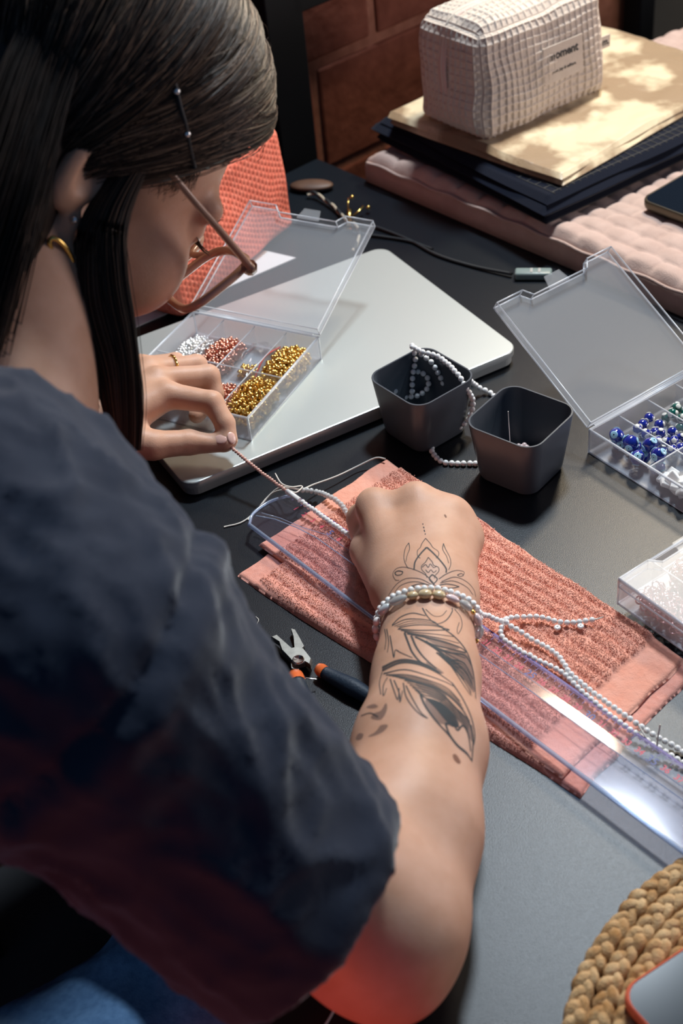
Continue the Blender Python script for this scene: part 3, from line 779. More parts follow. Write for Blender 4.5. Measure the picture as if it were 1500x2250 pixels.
# hair behind the ear falling on the neck
NB = 1500
q = rng.random(NB)
fx = -5.2 - 4.5 * q
st = on_cap(np.stack([fx + 1.0, -5.0 + 0 * q, 8.0 + 4.0 * rng.random(NB)], 1) - HC, .006) @ HM.T + HT
s2 = on_cap(np.stack([fx + .3, -6.8 + 0 * q, 4.5 + .8 * rng.random(NB)], 1) - HC, .012 + .015 * rng.random((NB, 1))) @ HM.T + HT
fall = []
for k in range(NB):
    p0 = s2[k]; px = -25 - 240 * q[k]; e = WD(px + 22 * rng.standard_normal(), 790 + 25 * rng.random(), 74.5 - 2.0 * q[k] + .6 * rng.standard_normal())
    m1 = p0 * .50 + e * .50 + unit(EYE - p0) * (1.2 + .3 * rng.standard_normal())
    fall.append(spline([st[k], p0, m1, e], 18))
strands(np.array(fall), .040, .034, (.93, .07, 0))
# the loose lock in front of the ear
NL = 1500
def near(px, py, out):
    h = sight(cap_bvh, px, py) or sight(body_bvh, px, py)
    return h[0] + unit(EYE - h[0]) * out
c0, c1 = near(352, 292, -.25), near(276, 392, .45)
dl = float((c1 - EYE) @ FWD)
ctr = [c0, c1, WD(226, 500, dl + .1), WD(222, 610, dl + .5), WD(238, 730, dl + 1.2), WD(264, 855, dl + 2.0), WD(274, 990, dl + 2.8)]
rad = [.45, 1.05, 1.4, 1.35, 1.35, 1.3, .8]
core = spline(ctr, 30); hair.tube(core, np.interp(np.linspace(0, 1, 30), np.linspace(0, 1, 7), rad) * .55, 10, flat=.6)
lock = []
for k in range(NL):
    a = rng.random() * 6.283; r = math.sqrt(rng.random())
    ox, oy = math.cos(a) * r, math.sin(a) * r * .55
    w_ = .10 * rng.standard_normal()
    lp = spline([c + (RIGHT * (ox + w_ * (i > 2)) + FWD * oy) * rr__ for i, (c, rr__) in enumerate(zip(ctr, rad))], 24); kk = np.linspace(0, 1, 24)
    lock.append(lp + RIGHT * (.16 * kk * np.sin(kk * 11 + ox * 2.2) + .06 * kk * np.sin(kk * 23 + a))[:, None])
strands(np.array(lock), .034, .020, (.60, .32, .08))
# fine stray hairs at the temple and on top
st = []
for k in range(130):
    r_ = rng.random(); a, n = on_skin(5.0 - 2.6 * r_, -6.6 - .4 * rng.random(), 4.4 - 1.2 * r_ + .3 * rng.standard_normal())
    d1 = HM @ np.array([.35 - .5 * rng.random(), -.1, -1.0]); ln = .6 + 1.1 * rng.random(); w0 = rng.random() * 6
    st.append(np.array([a + n * (.06 + .22 * math.sin(q_ * 3.1)) + d1 * ln * q_ + (HM @ np.array([1.0, 0, 0])) * .22 * math.sin(q_ * 4.5 + w0) * q_ for q_ in np.linspace(0, 1, 10)]))
strands(np.array(st), .018, .010, (.8, .2, 0))
st = []
for k in range(60):
    s0 = rng.random(); a = on_cap(np.array([10 - 4 * s0, -1.5 - 4 * rng.random(), 8 + 5 * s0]) - HC, .01); o = unit(a - HC)
    d0 = unit(np.cross(o, rng.standard_normal(3))); w0 = .25 + .5 * rng.random(); ph0 = rng.random() * 6
    st.append(np.array([hp(*(a + o * (.45 * math.sin(q * 3.1) * w0 + .12 * math.sin(q * 9 + ph0) * q) + d0 * (1.6 * q * w0 * 2) + np.cross(o, d0) * .3 * math.sin(q * 5 + ph0) * q)) for q in np.linspace(0, 1, 12)]))
strands(np.array(st), .012, .008, (.2, .4, .4))
tag(hair.build('hair', [M['hair'], M['hair_mid'], M['hair_light']], person), 'long dark brown hair with a lock falling before the ear')
# lashes and brow
ls_ = []
for k in range(60):
    q = k / 59; a, n = on_skin(8.3 + 1.0 * q, -4.9 + 2.3 * q, 1.15); d1 = unit(HM @ np.array([.75, -.45 + .3 * q, -.28]))
    c = a + d1 * (.85 + .3 * rng.random()); m_ = (a + c) / 2 + HM @ np.array([.05, 0, -.14])
    ls_.append(spline([a - d1 * .1, m_, c], 6))
br_ = []
for k in range(120):
    q = .72 * rng.random(); a, n = on_skin(8.6 + 1.2 * q, -5.0 + 3.2 * q, 2.75 + .5 * math.sin(q * 2.4) + .17 * rng.standard_normal()); d1 = HM @ np.array([-.2, -.55, .12])
    br_.append(spline([a, a + d1 * .5 + n * .08, a + d1 + n * .03], 5))
_h = hair; hair = MB(); strands(np.array(ls_), .016, .008); hair.build('eyelashes', M['lash'], person)
hair = MB(); strands(np.array(br_), .015, .008); hair.build('eyebrow', M['lash'], person); hair = _h

# ---- what the person wears
gl = thing('glasses', hp(10.5, 0, 0), 'large tan acetate glasses slipped down the nose', 'glasses')
ax_up = unit(np.array([.36, 0, .93])); ax_fw = np.array([.93, 0, -.36])
def lens_pt(cy, a, w_, h_, push=0.0):
    ca, sa = math.cos(a), math.sin(a); e = .62
    y = cy + w_ * math.copysign(abs(ca) ** e, ca); zz = h_ * math.copysign(abs(sa) ** e, sa)
    bow = -.035 * (abs(y)) ** 2 * .9
    return np.array([11.9 + bow, y, -.55]) + ax_up * zz + ax_fw * push
for sgn in (-1, 1):
    ring = np.array([hp(*lens_pt(3.7 * sgn, a, 3.0, 2.6)) for a in np.linspace(0, 2 * np.pi, 48, endpoint=False)])
    MB().tube(ring, .28, 8, closed=True).build('rim', M['acetate'], gl)
    rows = [np.array([hp(*(lens_pt(3.7 * sgn, a, 2.9 * t, 2.5 * t))) for a in np.linspace(0, 2 * np.pi, 40, endpoint=False)]) for t in (1, .7, .4, .02)]
    MB().grid(np.array(rows), cv=True).build('lens', M['lens'], gl)
    hinge = lens_pt(3.7 * sgn, math.radians(40 if sgn > 0 else 140), 3.05, 2.65)
    tip = np.array([.2, 7.9 * sgn, 3.2]); h2 = hinge + np.array([-.2, .75 * sgn, .15])
    MB().tube([hp(*hinge), hp(*(hinge + np.array([.1, .5 * sgn, .1]))), hp(*h2)], [.38, .48, .46], 8).build('hinge_block', M['acetate'], gl)
    ear = np.array([-2.2, 7.7 * sgn, 1.4])
    arm = spline([hp(*h2), hp(*(h2 * .5 + tip * .5 + np.array([0, .15 * sgn, .1]))), hp(*tip), hp(*ear)], 24)
    MB().tube(arm, np.linspace(.46, .30, 24), 8, flat=.55).build('temple_arm', M['acetate'], gl)
MB().tube(spline([hp(*lens_pt(-3.7, .5, 3.0, 2.6)), hp(11.9, 0, .3), hp(*lens_pt(3.7, math.pi - .5, 3.0, 2.6))], 10), .22, 8).build('bridge', M['acetate'], gl)

ec = hp(-1.0, -8.4, -3.9) + V3(0, 0, -.35); eax = unit(hp(1, 0, 0) - hp(0, 0, 0)); ez = unit(hp(0, 0, 1) - hp(0, 0, 0))
tag(MB().tube([ec + (eax * math.cos(a) + V3(0, 0, 1) * math.sin(a)) * .80 for a in np.linspace(0, 2 * np.pi, 28, endpoint=False)], np.full(28, .15), 8, closed=True)
    .build('hoop_earring', M['gold'], origin=ec), 'small gold hoop earring in the right ear lobe', 'earring')
ep = hp(-.9, -7.9, -2.2)
tag(MB().ball(ep, .22, None, 12, 8).build('stud_earring', M['silver'], origin=ep), 'tiny silver stud earring above the gold hoop', 'earring')
pin_pts = [(360, 160), (368, 190), (378, 230), (388, 265), (398, 310), (408, 352)]
ph = [sight(cap_bvh, *q) for q in pin_pts]; ph = [h[0] + h[1] * .85 for h in ph if h]
if len(ph) > 2:
    pin = spline(ph, 24); pr = thing('hair_pin', pin[-1], 'black hair pin with two silver balls clipped over the temple', 'hair pin')
    MB().tube(pin, .14, 8).build('wire', M['rubber'], pr)
    for i in (4, 14): MB().ball(pin[i], .2, None, 12, 8).build('ball', M['silver'], pr)
rm, rp_ = lh[2]['m'], lh[2]['p']; rc = rm * .50 + rp_ * .50; rt = unit(rp_ - rm); ra = unit(np.cross(rt, ZZ)); rb = np.cross(rt, ra)
ring_o = thing('finger_ring', rc, 'thin twisted gold ring on a finger of the left hand', 'ring')
MB().tube([rc + (ra * math.cos(a) + rb * math.sin(a)) * (1.0 + .03 * math.sin(a * 14)) for a in np.linspace(0, 2 * np.pi, 84, endpoint=False)], np.full(84, .11), 6, closed=True).build('band', M['gold'], ring_o)

# ------------------------------------------------------------------ table things
def rr(L, Wd, r, n=6):                      # rounded rectangle, corner at 0,0
    pts = []
    for cx, cy, a0 in ((L - r, r, -90), (L - r, Wd - r, 0), (r, Wd - r, 90), (r, r, 180)):
        for k in range(n + 1):
            a = math.radians(a0 + 90 * k / n); pts.append((cx + r * math.cos(a), cy + r * math.sin(a)))
    return pts
# laptop
la = .4554; LD = V3(math.cos(la), math.sin(la), 0); LN = V3(-LD[1], LD[0], 0); LA = V3(-11.67, 86.10, 0)
lt = thing('laptop', LA + LD * 15.6 + LN * 11, 'closed silver laptop lying under the open gold bead case', 'laptop')
MB().prism(rr(30.9, 21.7, 1.1), LA + LD * .2 + LN * .2 + ZZ * .15, LD, LN, ZZ, .60).build('base', M['alu'], lt, smooth=False)
MB().prism(rr(30.5, 21.3, 1.0), LA + LD * .4 + LN * .4 + ZZ * .72, LD, LN, ZZ, .12).build('seam', M['rubber'], lt, smooth=False)
b = MB(); poly = rr(31.3, 22.1, 1.3)
c_ = np.array([15.65, 11.05]); rows = []
for ins, z in ((0.06, .84), (0, .90), (0, 1.42), (.04, 1.48), (.10, 1.50)):
    rows.append([LA + LD * (c_[0] + (p[0] - c_[0]) * (1 - ins / 15.65)) + LN * (c_[1] + (p[1] - c_[1]) * (1 - ins / 11.05)) + ZZ * z for p in poly])
P = np.array(rows); b.grid(P, cv=True); n = len(poly); b.f.append(tuple(range(4 * n, 5 * n))); b.f.append(tuple(range(n))[::-1])
b.build('lid', M['alu'], lt, auto=35)
for a, c in ((3, 3), (28, 3), (3, 19), (28, 19)): MB().lathe([(.6, 0), (.6, .2)], LA + LD * a + LN * c, seg=14).build('foot', M['rubber'], lt, smooth=False)

# bead cases
def case(name, o, ax, ay, z0, lid_deg, label, closed=False):
    L, D, H, T = 12.4, 12.2, 2.2, .16
    o = np.array([o[0], o[1], z0]); ax = unit(V3(ax[0], ax[1], 0)); ay = unit(V3(ay[0], ay[1], 0))
    Mx = np.array([ax, ay, ZZ]) if np.cross(ax, ay)[2] > 0 else np.array([ax, ay, ZZ])
    c = thing(name, o + ax * L / 2 + ay * D / 2, label, 'bead case', 'clear plastic bead cases')
    pt = lambda x, y, z: o + ax * x + ay * y + ZZ * z
    t = MB(); t.box(pt(L / 2, D / 2, T / 2), (L, D, T), Mx)
    for x in (T / 2, L - T / 2): t.box(pt(x, D / 2, H / 2 + T / 2), (T, D, H - T), Mx)
    for y in (T / 2, D - T / 2): t.box(pt(L / 2, y, H / 2 + T / 2), (L - 2 * T, T, H - T), Mx)
    t.build('tray', M['tray'], c, smooth=False)
    for k in (1, 2, 3): MB().box(pt(L * k / 4, D / 2, H / 2), (.11, D - 2 * T, H - 2 * T), Mx).build('divider', M['case'], c, smooth=False)
    MB().box(pt(L / 2, D / 2, H / 2), (L - 2 * T, .11, H - 2 * T), Mx).build('divider', M['case'], c, smooth=False)
    e = MB()
    for x in (0, L): e.tube([pt(x, 0, H), pt(x, D, H)], .10, 6)
    for y in (0, D): e.tube([pt(0, y, H), pt(L, y, H)], .10, 6)
    for x in (0, L): e.tube([pt(x, 0, .05), pt(x, D, .05)], .07, 6)
    e.tube([pt(0, D, .05), pt(L, D, .05)], .07, 6)
    for x in (0, L):
        for y in (0, D): e.tube([pt(x, y, 0), pt(x, y, H)], .08, 6)
    for k in (1, 2, 3): e.tube([pt(L * k / 4, 0, H - .2), pt(L * k / 4, D, H - .2)], .055, 5)
    e.tube([pt(0, D / 2, H - .2), pt(L, D / 2, H - .2)], .055, 5)
    e.build('rim', M['case_edge'], c)
    a = math.radians(lid_deg)
    if closed: ly, lz, lo = ay, ZZ, o + ZZ * (H + .12)
    else: ly, lz, lo = unit(-ay * math.cos(a) + ZZ * math.sin(a)), unit(ay * math.sin(a) + ZZ * math.cos(a)), o + ZZ * (H + .1) - ay * .25
    out = [(0, 0), (L, 0), (L, D), (9.7, D), (9.1, D - .75), (3.3, D - .75), (2.7, D), (0, D)]
    l = MB(); l.prism(out, lo, ax, ly, lz, .13); lid = l.build('lid', M['case'], c, smooth=False)
    w = MB(); q = np.array([lo + ax * p[0] + ly * p[1] for p in out]); dn = (-lz if closed else lz) * .75
    for k in range(len(out)):
        p0, p1 = q[k], q[(k + 1) % len(out)]
        w.add([p0, p1, p1 + dn, p0 + dn], [(0, 1, 2, 3)])
    w.build('skirt', M['case'], lid, smooth=False)
    w = MB()
    for k in range(len(out)):
        p0, p1 = q[k], q[(k + 1) % len(out)]; w.tube([p0, p1], .07, 6); w.tube([p0 + dn, p1 + dn], .065, 6)
        w.tube([p0, p0 + dn], .06, 6)
    w.build('lid_rim', M['case_edge'], lid)
    tb_ = MB(); tb_.prism([(5.1, D - .8), (5.4, D + .35), (7.0, D + .35), (7.3, D - .8)], lo + dn * .5, ax, ly, lz, .13); tb_.build('latch_tab', M['case'], lid, smooth=False)
    h = MB(); h.tube([pt(.6, -.12, H), pt(L - .6, -.12, H)], .13, 8); h.build('hinge', M['case_edge'], c)
    def cell(i, j): return pt(L * (i + .5) / 4, D * (.27 + .46 * j), T), Mx
    return c, cell
c1, cell1 = case('bead_case', (-10.97, 107.9), (.861, -.509), (-.509, -.861), 1.52, 20, 'clear plastic bead case standing open on the silver laptop')
c2, cell2 = case('bead_case', (19.6, 86.7), (.844, .536), (.536, -.844), .02, 29, 'clear plastic bead case standing open with blue and green eye beads')
c3, cell3 = case('bead_case', (24.4, 58.5), (.844, .536), (-.536, .844), .95, 0, 'clear plastic bead case shut, at the right end of the coral towel', closed=True)

def heap(c, Mx, hx, hy, n, r, seed, peak=1.0):
    """drops n balls into a heap; returns their centres"""
    g = np.random.default_rng(seed); res = r * .5; nx, ny = int(2 * hx / res) + 2, int(2 * hy / res) + 2
    H = np.zeros((nx, ny)); X, Y = np.meshgrid((np.arange(nx) - nx / 2) * res, (np.arange(ny) - ny / 2) * res, indexing='ij'); out = []
    for k in range(n):
        best = None
        for _ in range(7):                  # each ball rolls to the lowest of a few spots, a little drawn to the middle
            x, y = g.uniform(-hx + r, hx - r), g.uniform(-hy + r, hy - r)
            d2 = (X - x) ** 2 + (Y - y) ** 2; m = d2 < (1.1 * r) ** 2
            z = H[m].mean() if m.any() else 0
            sc = z + peak * 1.1 * ((x / hx) ** 2 + (y / hy) ** 2) * max(hx, hy) * .45
            if best is None or sc < best[0]: best = (sc, x, y, z)
        _, x, y, z = best
        d2 = (X - x) ** 2 + (Y - y) ** 2; m2 = d2 < (1.1 * r) ** 2; H[m2] = np.maximum(H[m2], z + r * 1.35)
        out.append(c + Mx[0] * x + Mx[1] * y + ZZ * (z + r))
    return out
def bead_heap(name, cellij, n, r, m, seed, label, flat=1.0, hx=1.15, hy=2.0, sh=(0, 0), peak=1.0, ringy=False):
    c, Mx = cellij; c = c + Mx[0] * sh[0] + Mx[1] * sh[1]; b = MB(); g = np.random.default_rng(seed)
    for p in heap(c, Mx, hx, hy, n, r, seed, peak):
        a = unit(g.standard_normal(3) + ZZ * .6); bx = unit(np.cross(a, g.standard_normal(3)))
        A = np.array([bx, np.cross(a, bx), a])
        if ringy: b.tube([p + (A[0] * math.cos(t) + A[1] * math.sin(t)) * r for t in np.linspace(0, 2 * np.pi, 10, endpoint=False)], np.full(10, r * .22), 4, closed=True)
        else: b.ball(p, (r, r, r * flat), A, 8, 5)
    return tag(b.build(name, m, origin=c), label, 'beads', kind='stuff')
bead_heap('silver_beads', cell1(0, 0), 330, .16, M['silver'], 1, 'heap of tiny silver beads in the open case on the laptop', hx=1.3, hy=2.2, peak=.5)
bead_heap('rose_gold_beads', cell1(1, 0), 430, .18, M['rose'], 2, 'heap of rose gold beads in the case on the laptop', .9, hx=1.42, hy=2.2, peak=.5)
bead_heap('gold_beads', cell1(3, 0), 480, .20, M['gold'], 3, 'heap of round gold beads beside the case hinge', .9, hx=1.42, hy=2.3, peak=.5)
bead_heap('gold_spacers', cell1(3, 1), 560, .21, M['gold'], 4, 'heap of flat gold spacer beads in the front corner of the case', .45, hx=1.42, hy=2.5, peak=.5)
bead_heap('pink_spacers', cell1(2, 1), 260, .17, M['rose'], 5, 'small heap of pale rose beads next to the finger tips', .6, hx=1.4, hy=2.0, sh=(0, -.4), peak=.5)
bead_heap('jump_rings', cell3(1, 1), 230, .27, M['jump'], 6, 'heap of pink metal jump rings in the shut case', hx=1.3, hy=2.4, ringy=True, peak=.55)
bead_heap('jump_rings', cell3(0, 1), 150, .27, M['jump'], 16, 'thin layer of pale jump rings at the corner of the shut case', hx=1.3, hy=2.4, ringy=True, peak=.4)
bead_heap('gold_rings', cell3(2, 1), 120, .27, M['gold'], 26, 'gold jump rings at the picture edge in the shut case', hx=1.3, hy=2.4, ringy=True, peak=.5)
# zip bag with a few gold beads
cb, Mb = cell1(2, 0)
zb = thing('zip_bag', cb, 'little clear zip bag with a red seal line in the case', 'bag')
g_ = np.linspace(-1, 1, 14); X, Y = np.meshgrid(g_, g_, indexing='ij')
Zt = 1.5 * (1 - X ** 2 * .7) * (1 - Y ** 2 * .55) + .25 * vnoise(np.stack([X * 3, Y * 3, X * 0], -1), 8) + .35
Pt = cb + Mb[0] * (X * 1.25)[..., None] + Mb[1] * (Y * 2.5)[..., None] + ZZ * Zt[..., None]
MB().slab(Pt, Pt * np.array([1, 1, 0]) + ZZ * (cb[2] + .1)).build('film', M['bag'], zb, smooth=False)
MB().tube(spline([Pt[13, 13], Pt[13, 7] + ZZ * .5, Pt[13, 0] + ZZ * .2], 12), .075, 6).build('seal_line', M['red_seal'], zb)
bead_heap('bagged_gold_beads', (cb + Mb[1] * 1.1, Mb), 40, .19, M['gold'], 9, 'few gold beads inside the little zip bag', .7, hx=.8, hy=.9)

# eye beads, one by one
def eye_mesh(r, glass, dot_r, dots, tall=.86):
    parts = []
    b = MB(); b.ball((0, 0, 0), (r, r, r * tall), None, 18, 12); parts.append((mesh_only(b, 'glass_bead', glass)))
    w_, p_ = MB(), MB()
    for d in dots:
        d = unit(d); x = unit(np.cross(d, V3(.2, .9, .3))); A = np.array([x, np.cross(d, x), d]); rad = 1 / math.sqrt((d[0] / r) ** 2 + (d[1] / r) ** 2 + (d[2] / (r * tall)) ** 2)
        w_.ball(d * rad * .955, (dot_r, dot_r, .07), A, 14, 8); p_.ball(d * rad * 1.0, (dot_r * .38, dot_r * .38, .05), A, 10, 6)
    return parts[0], w_, p_
DOTS = [(1, .2, .25), (-.5, .87, .2), (-.5, -.87, .25), (.1, .1, -1)]
bb = eye_mesh(.60, M['blue_glass'], .30, DOTS); bbw = mesh_only(bb[1], 'eye_dot', M['sky_glass']); bbp = mesh_only(bb[2], 'pupil', M['dark_dot'])
bs = eye_mesh(.40, M['blue_glass'], .20, DOTS); bsw = mesh_only(bs[1], 'eye_dot', M['eye_white']); bsp = mesh_only(bs[2], 'pupil', M['dark_dot'])
bg = eye_mesh(.42, M['green_glass'], .21, DOTS); bgw = mesh_only(bg[1], 'eye_dot', M['eye_white']); bgp = mesh_only(bg[2], 'pupil', M['dark_dot'])
def eye_beads(cellij, n, r, ms, seed, label, group, hx, hy, peak=1.0):
    c, Mx = cellij; g = np.random.default_rng(seed)
    pts = []
    tries = 0
    while len(pts) < n and tries < 4000:    # settle without touching: lowest layer first, then on top
        tries += 1
        p = c + Mx[0] * g.uniform(-hx + r, hx - r) + Mx[1] * g.uniform(-hy + r, hy - r)
        z = r * .9
        for q in pts:
            d = math.hypot(*(p - q)[:2])
            if d < 2 * r: z = max(z, q[2] - c[2] + math.sqrt(4 * r * r - d * d))
        if z > 3.0 * r * peak: continue  
        pts.append(np.array([p[0], p[1], c[2] + z]))
    for p in pts:
        A = np.linalg.qr(g.standard_normal((3, 3)))[0]
        if np.linalg.det(A) < 0: A[0] *= -1
        o = bpy.data.objects.new('glass_bead', ms[0]); COL.objects.link(o)
        o.matrix_basis = Matrix([[A[0][i], A[1][i], A[2][i], p[i] * CM] for i in range(3)] + [[0, 0, 0, 1]])
        tag(o, label, 'bead', group)
        for nm, me in (('eye_dots', ms[1]), ('pupils', ms[2])):
            q = bpy.data.objects.new(nm, me); COL.objects.link(q); q.parent = o
eye_beads(cell2(0, 0), 14, .60, (bb[0], bbw, bbp), 21, 'big dark blue glass bead with pale blue eyes in the case', 'big blue eye beads', 1.45, 2.9)
eye_beads(cell2(1, 0), 22, .40, (bs[0], bsw, bsp), 22, 'small blue glass bead with white eyes in the case', 'small blue eye beads', 1.45, 2.9)
eye_beads(cell2(2, 0), 14, .42, (bg[0], bgw, bgp), 23, 'dark green glass bead with white eyes in the case', 'green eye beads', 1.45, 2.9)
tile = MB().box((0, 0, 0), (1.0, .85, .36), None, .09, 2); tile_m = mesh_only(tile, 'bead_tile', M['white_stone'], False)
cc, Mx_ = cell2(0, 1)
for k, p in enumerate(heap(cc, Mx_, 1.35, 2.6, 26, .42, 31, .7)):
    A = np.linalg.qr(np.random.default_rng(k).standard_normal((3, 3)) * .45 + np.eye(3))[0]
    o = inst('bead_tile', tile_m, None, p, A); tag(o, 'white wedge-shaped bead in the front corner of the eye bead case', 'bead', 'white wedge beads')

# grey cups
def cup(c, yaw, label):
    A = yaw_axes(yaw); o = thing('storage_cup', c, label, 'cup', 'dark grey square cups')
    H, T = 5.2, .16; b = MB(); rows = []
    def ringp(side, r, z): return [np.array(c) + A[0] * (p[0] - side / 2) + A[1] * (p[1] - side / 2) + ZZ * z for p in rr(side, side, r, 7)]
    for side, r, z in ((4.6, 1.0, 0.0), (5.1, 1.15, .12), (5.3, 1.2, .5), (6.4, 1.35, H - .05), (6.36, 1.33, H), (6.12, 1.25, H), (6.06, 1.2, H - .08), (5.0, 1.1, .5), (4.6, 1.0, .25)): rows.append(ringp(side, r, z))
    P = np.array(rows); b.grid(P, cv=True); n = P.shape[1]; b.f.append(tuple(range(n))[::-1]); b.f.append(tuple(range(8 * n, 9 * n)))
    b.build('body', M['cup'], o, auto=40)
    return o, A
cupA, AA = cup(V3(7.42, 92.1, .0), 35, 'dark grey square cup holding a spilling white bead strand')
cupB, AB = cup(V3(14.1, 85.45, .0), 47, 'dark grey square cup holding pink pearls and a needle')
pm = mesh_only(MB().ball((0, 0, 0), .21, None, 12, 8), 'pearl', M['pearl'])
k = 0
for p in heap(V3(14.1, 85.45, .26), AB, 2.2, 2.2, 260, .21, 41, 1.6):
    tag(inst('pearl', pm, None, p), 'small pale pink pearl in the dark grey cup', 'bead', 'pink pearls in the cup')
nd0 = V3(13.5, 86.6, .3); tag(MB().tube([nd0, nd0 + V3(-.1, .4, 4.3)], [.03, .05], 8).build('needle', M['silver'], origin=nd0), 'thin steel needle standing in the cup with the pearls', 'needle')

# bead strands: every bead is a part
bead_me = {}
def bead_mesh(r, m, flat=1.0):
    key = (round(r, 3), m.name, flat)
    if key not in bead_me: bead_me[key] = mesh_only(MB().ball((0, 0, 0), (r, r, r * flat), None, 12, 8), 'bead', m)
    return bead_me[key]
def string_beads(root, pts, r, m, flat=1.0, gap=1.0):
    p = spline(pts, 400); L = length(p); step = 2 * r * flat * gap; n = max(2, int(L / step))
    s = np.concatenate([[0], np.cumsum(np.linalg.norm(np.diff(p, axis=0), axis=1))])
    for k in range(n + 1):
        d = k * L / n; q = np.array([np.interp(d, s, p[:, i]) for i in range(3)]); q2 = np.array([np.interp(min(d + .05, L), s, p[:, i]) for i in range(3)]); q1 = np.array([np.interp(max(d - .05, 0), s, p[:, i]) for i in range(3)])
        t = unit(q2 - q1); x = unit(np.cross(t, V3(.2, .3, .93))); inst('bead', bead_mesh(r, m, flat), root, q + V3(*rng.normal(0, .012, 3)), np.array([x, np.cross(t, x), t]))
def strand(pts, r, m, label, group='white bead strands', flat=1.0, gap=1.0):
    o = thing('bead_strand', pts[0], label, 'bead strand', group); string_beads(o, pts, r, m, flat, gap); return o
# the strand being threaded
wk = thing('bead_strand', W(505, 983, 3.3), 'strand of pink then white beads stretched between both hands', 'bead strand')
string_beads(wk, [W(500, 976, 3.35), W(560, 1027, 2.6), W(628, 1078, 1.95)], .155, M['pink_bead'], .78)
MB().tube([W(630, 1079, 1.95), W(658, 1099, 1.8)], .21, 10).build('tube_bead', M['white_bead'], wk)
string_beads(wk, [W(664, 1103, 1.75), W(720, 1143, 1.6), W(785, 1190, 1.55), W(815, 1215, 1.5)], .215, M['white_bead'], .80)
strand([W(664, 1077, 1.2), W(692, 1080, .8), W(722, 1090, 1.3), W(748, 1107, 1.4), W(764, 1130, 1.4), W(790, 1160, 1.4)], .225, M['clear_bead'], 'short clear glass bead strand running under the right hand', flat=.85)
strand([W(1046, 1350, 3.6), W(1070, 1352, 2.6), W(1098, 1364, 1.7), W(1125, 1357, 1.45), W(1180, 1355, 1.4), W(1240, 1368, 1.4), W(1300, 1362, 1.4)], .205, M['white_bead'], 'white bead strand leading off the wrist to a loose thread end')
strand([W(1112, 1360, 1.5), W(1099, 1388, 1.45), W(1116, 1412, 1.4), W(1170, 1444, 1.4), W(1232, 1476, 1.4), W(1272, 1514, 1.35), W(1336, 1568, 1.3), W(1406, 1618, 1.2), W(1466, 1655, .6), W(1526, 1693, .35)], .205, M['white_bead'], 'white bead strand lying closest to the ruler scale')
strand([W(1112, 1368, 1.8), W(1165, 1402, 1.45), W(1222, 1437, 1.4), W(1254, 1480, 1.5), W(1306, 1524, 1.35), W(1370, 1570, 1.3), W(1428, 1610, .9), W(1478, 1638, .4), W(1538, 1675, .3)], .205, M['white_bead'], 'white bead strand lying on the towel side of its twin')
for px, py, lb in ((1224, 1379, 'single loose white bead lying on the coral towel'), (1275, 1376, 'single white bead touching the strand with the thread end')):
    p = W(px, py, 1.36); b = MB().tube([p + V3(math.cos(a), math.sin(a), 0) * .13 for a in np.linspace(0, 6.283, 14, endpoint=False)], np.full(14, .11), 8, closed=True)
    tag(b.build('loose_bead', M['white_bead'], origin=p), lb, 'bead')
cA = V3(7.42, 92.1, 0)
strand([W(905, 760, 5.4), W(925, 772, 5.5), W(965, 785, 5.5), W(1005, 822, 5.3), W(1022, 850, 4.6), W(1038, 880, 3.0), W(1032, 915, 1.6), W(1005, 942, .6), W(965, 962, .25), W(948, 988, .22), W(970, 1014, .22), W(1010, 1018, .22), W(1045, 1018, .22)], .235, M['white_bead'], 'white bead strand hanging out of the grey cup onto the table')
strand([W(905, 762, 5.4), W(912, 790, 4.6), W(906, 830, 3.2), W(905, 860, 2.2)], .235, M['white_bead'], 'white bead strand dropping straight into the grey cup')
strand([W(925, 778, 5.2), W(950, 800, 4.4), W(970, 835, 3.0), W(975, 850, 2.2)], .235, M['white_bead'], 'white bead strand sagging along the right inside of the cup')
strand([W(868, 860, 2.6), W(880, 830, 3.2), W(905, 815, 3.4), W(935, 825, 3.0), W(940, 850, 2.2), W(920, 868, 1.6), W(890, 872, 1.6)], .235, M['white_bead'], 'white bead loop resting inside the grey cup')
strand([W(1034, 838, 1.8), W(1050, 850, .8), W(1075, 862, .25), W(1092, 876, .23)], .235, M['white_bead'], 'short bit of white beads between the two grey cups')
# cream thread
th = thing('beading_thread', W(640, 1075, 1.9), 'cream beading thread knotted above the clear ruler', 'thread')
MB().tube(spline([W(846, 1008, 1.1), W(825, 1006, .9), W(790, 1022, .5), W(740, 1046, .6), W(690, 1064, .9), W(662, 1075, 1.3), W(636, 1072, 1.9), W(612, 1072, 1.0), W(586, 1094, .3), W(560, 1125, .08), W(530, 1148, .08), W(492, 1158, .08)], 80), .065, 6).build('cord', M['thread'], th)
MB().tube(spline([W(604, 1040, 2.4), W(618, 1062, 2.2), W(640, 1070, 2.0), W(664, 1068, 1.5), W(650, 1082, 1.9), W(628, 1076, 2.0), W(598, 1084, .8), W(572, 1112, .2), W(545, 1142, .08)], 60), .055, 6).build('cord', M['thread'], th)
tag(MB().tube(spline([W(1300, 1362, 1.45), W(1312, 1360, 1.5), W(1326, 1355, 1.6)], 8), [.06, .06, .06, .06, .05, .05, .04, .03], 6).build('thread_end', M['thread'], origin=W(1300, 1362, 1.4)), 'thread end sticking out of the white beads on the towel', 'thread')
tag(MB().tube(spline([W(1400, 1590, 1.8), W(1418, 1620, 1.4), W(1440, 1645, .8), W(1445, 1620, 1.6), W(1450, 1592, 2.4)], 30), .05, 6).build('thread_tail', M['thread'], origin=W(1400, 1590, 1.4)), 'thread tail tied round the twin white strands', 'thread')
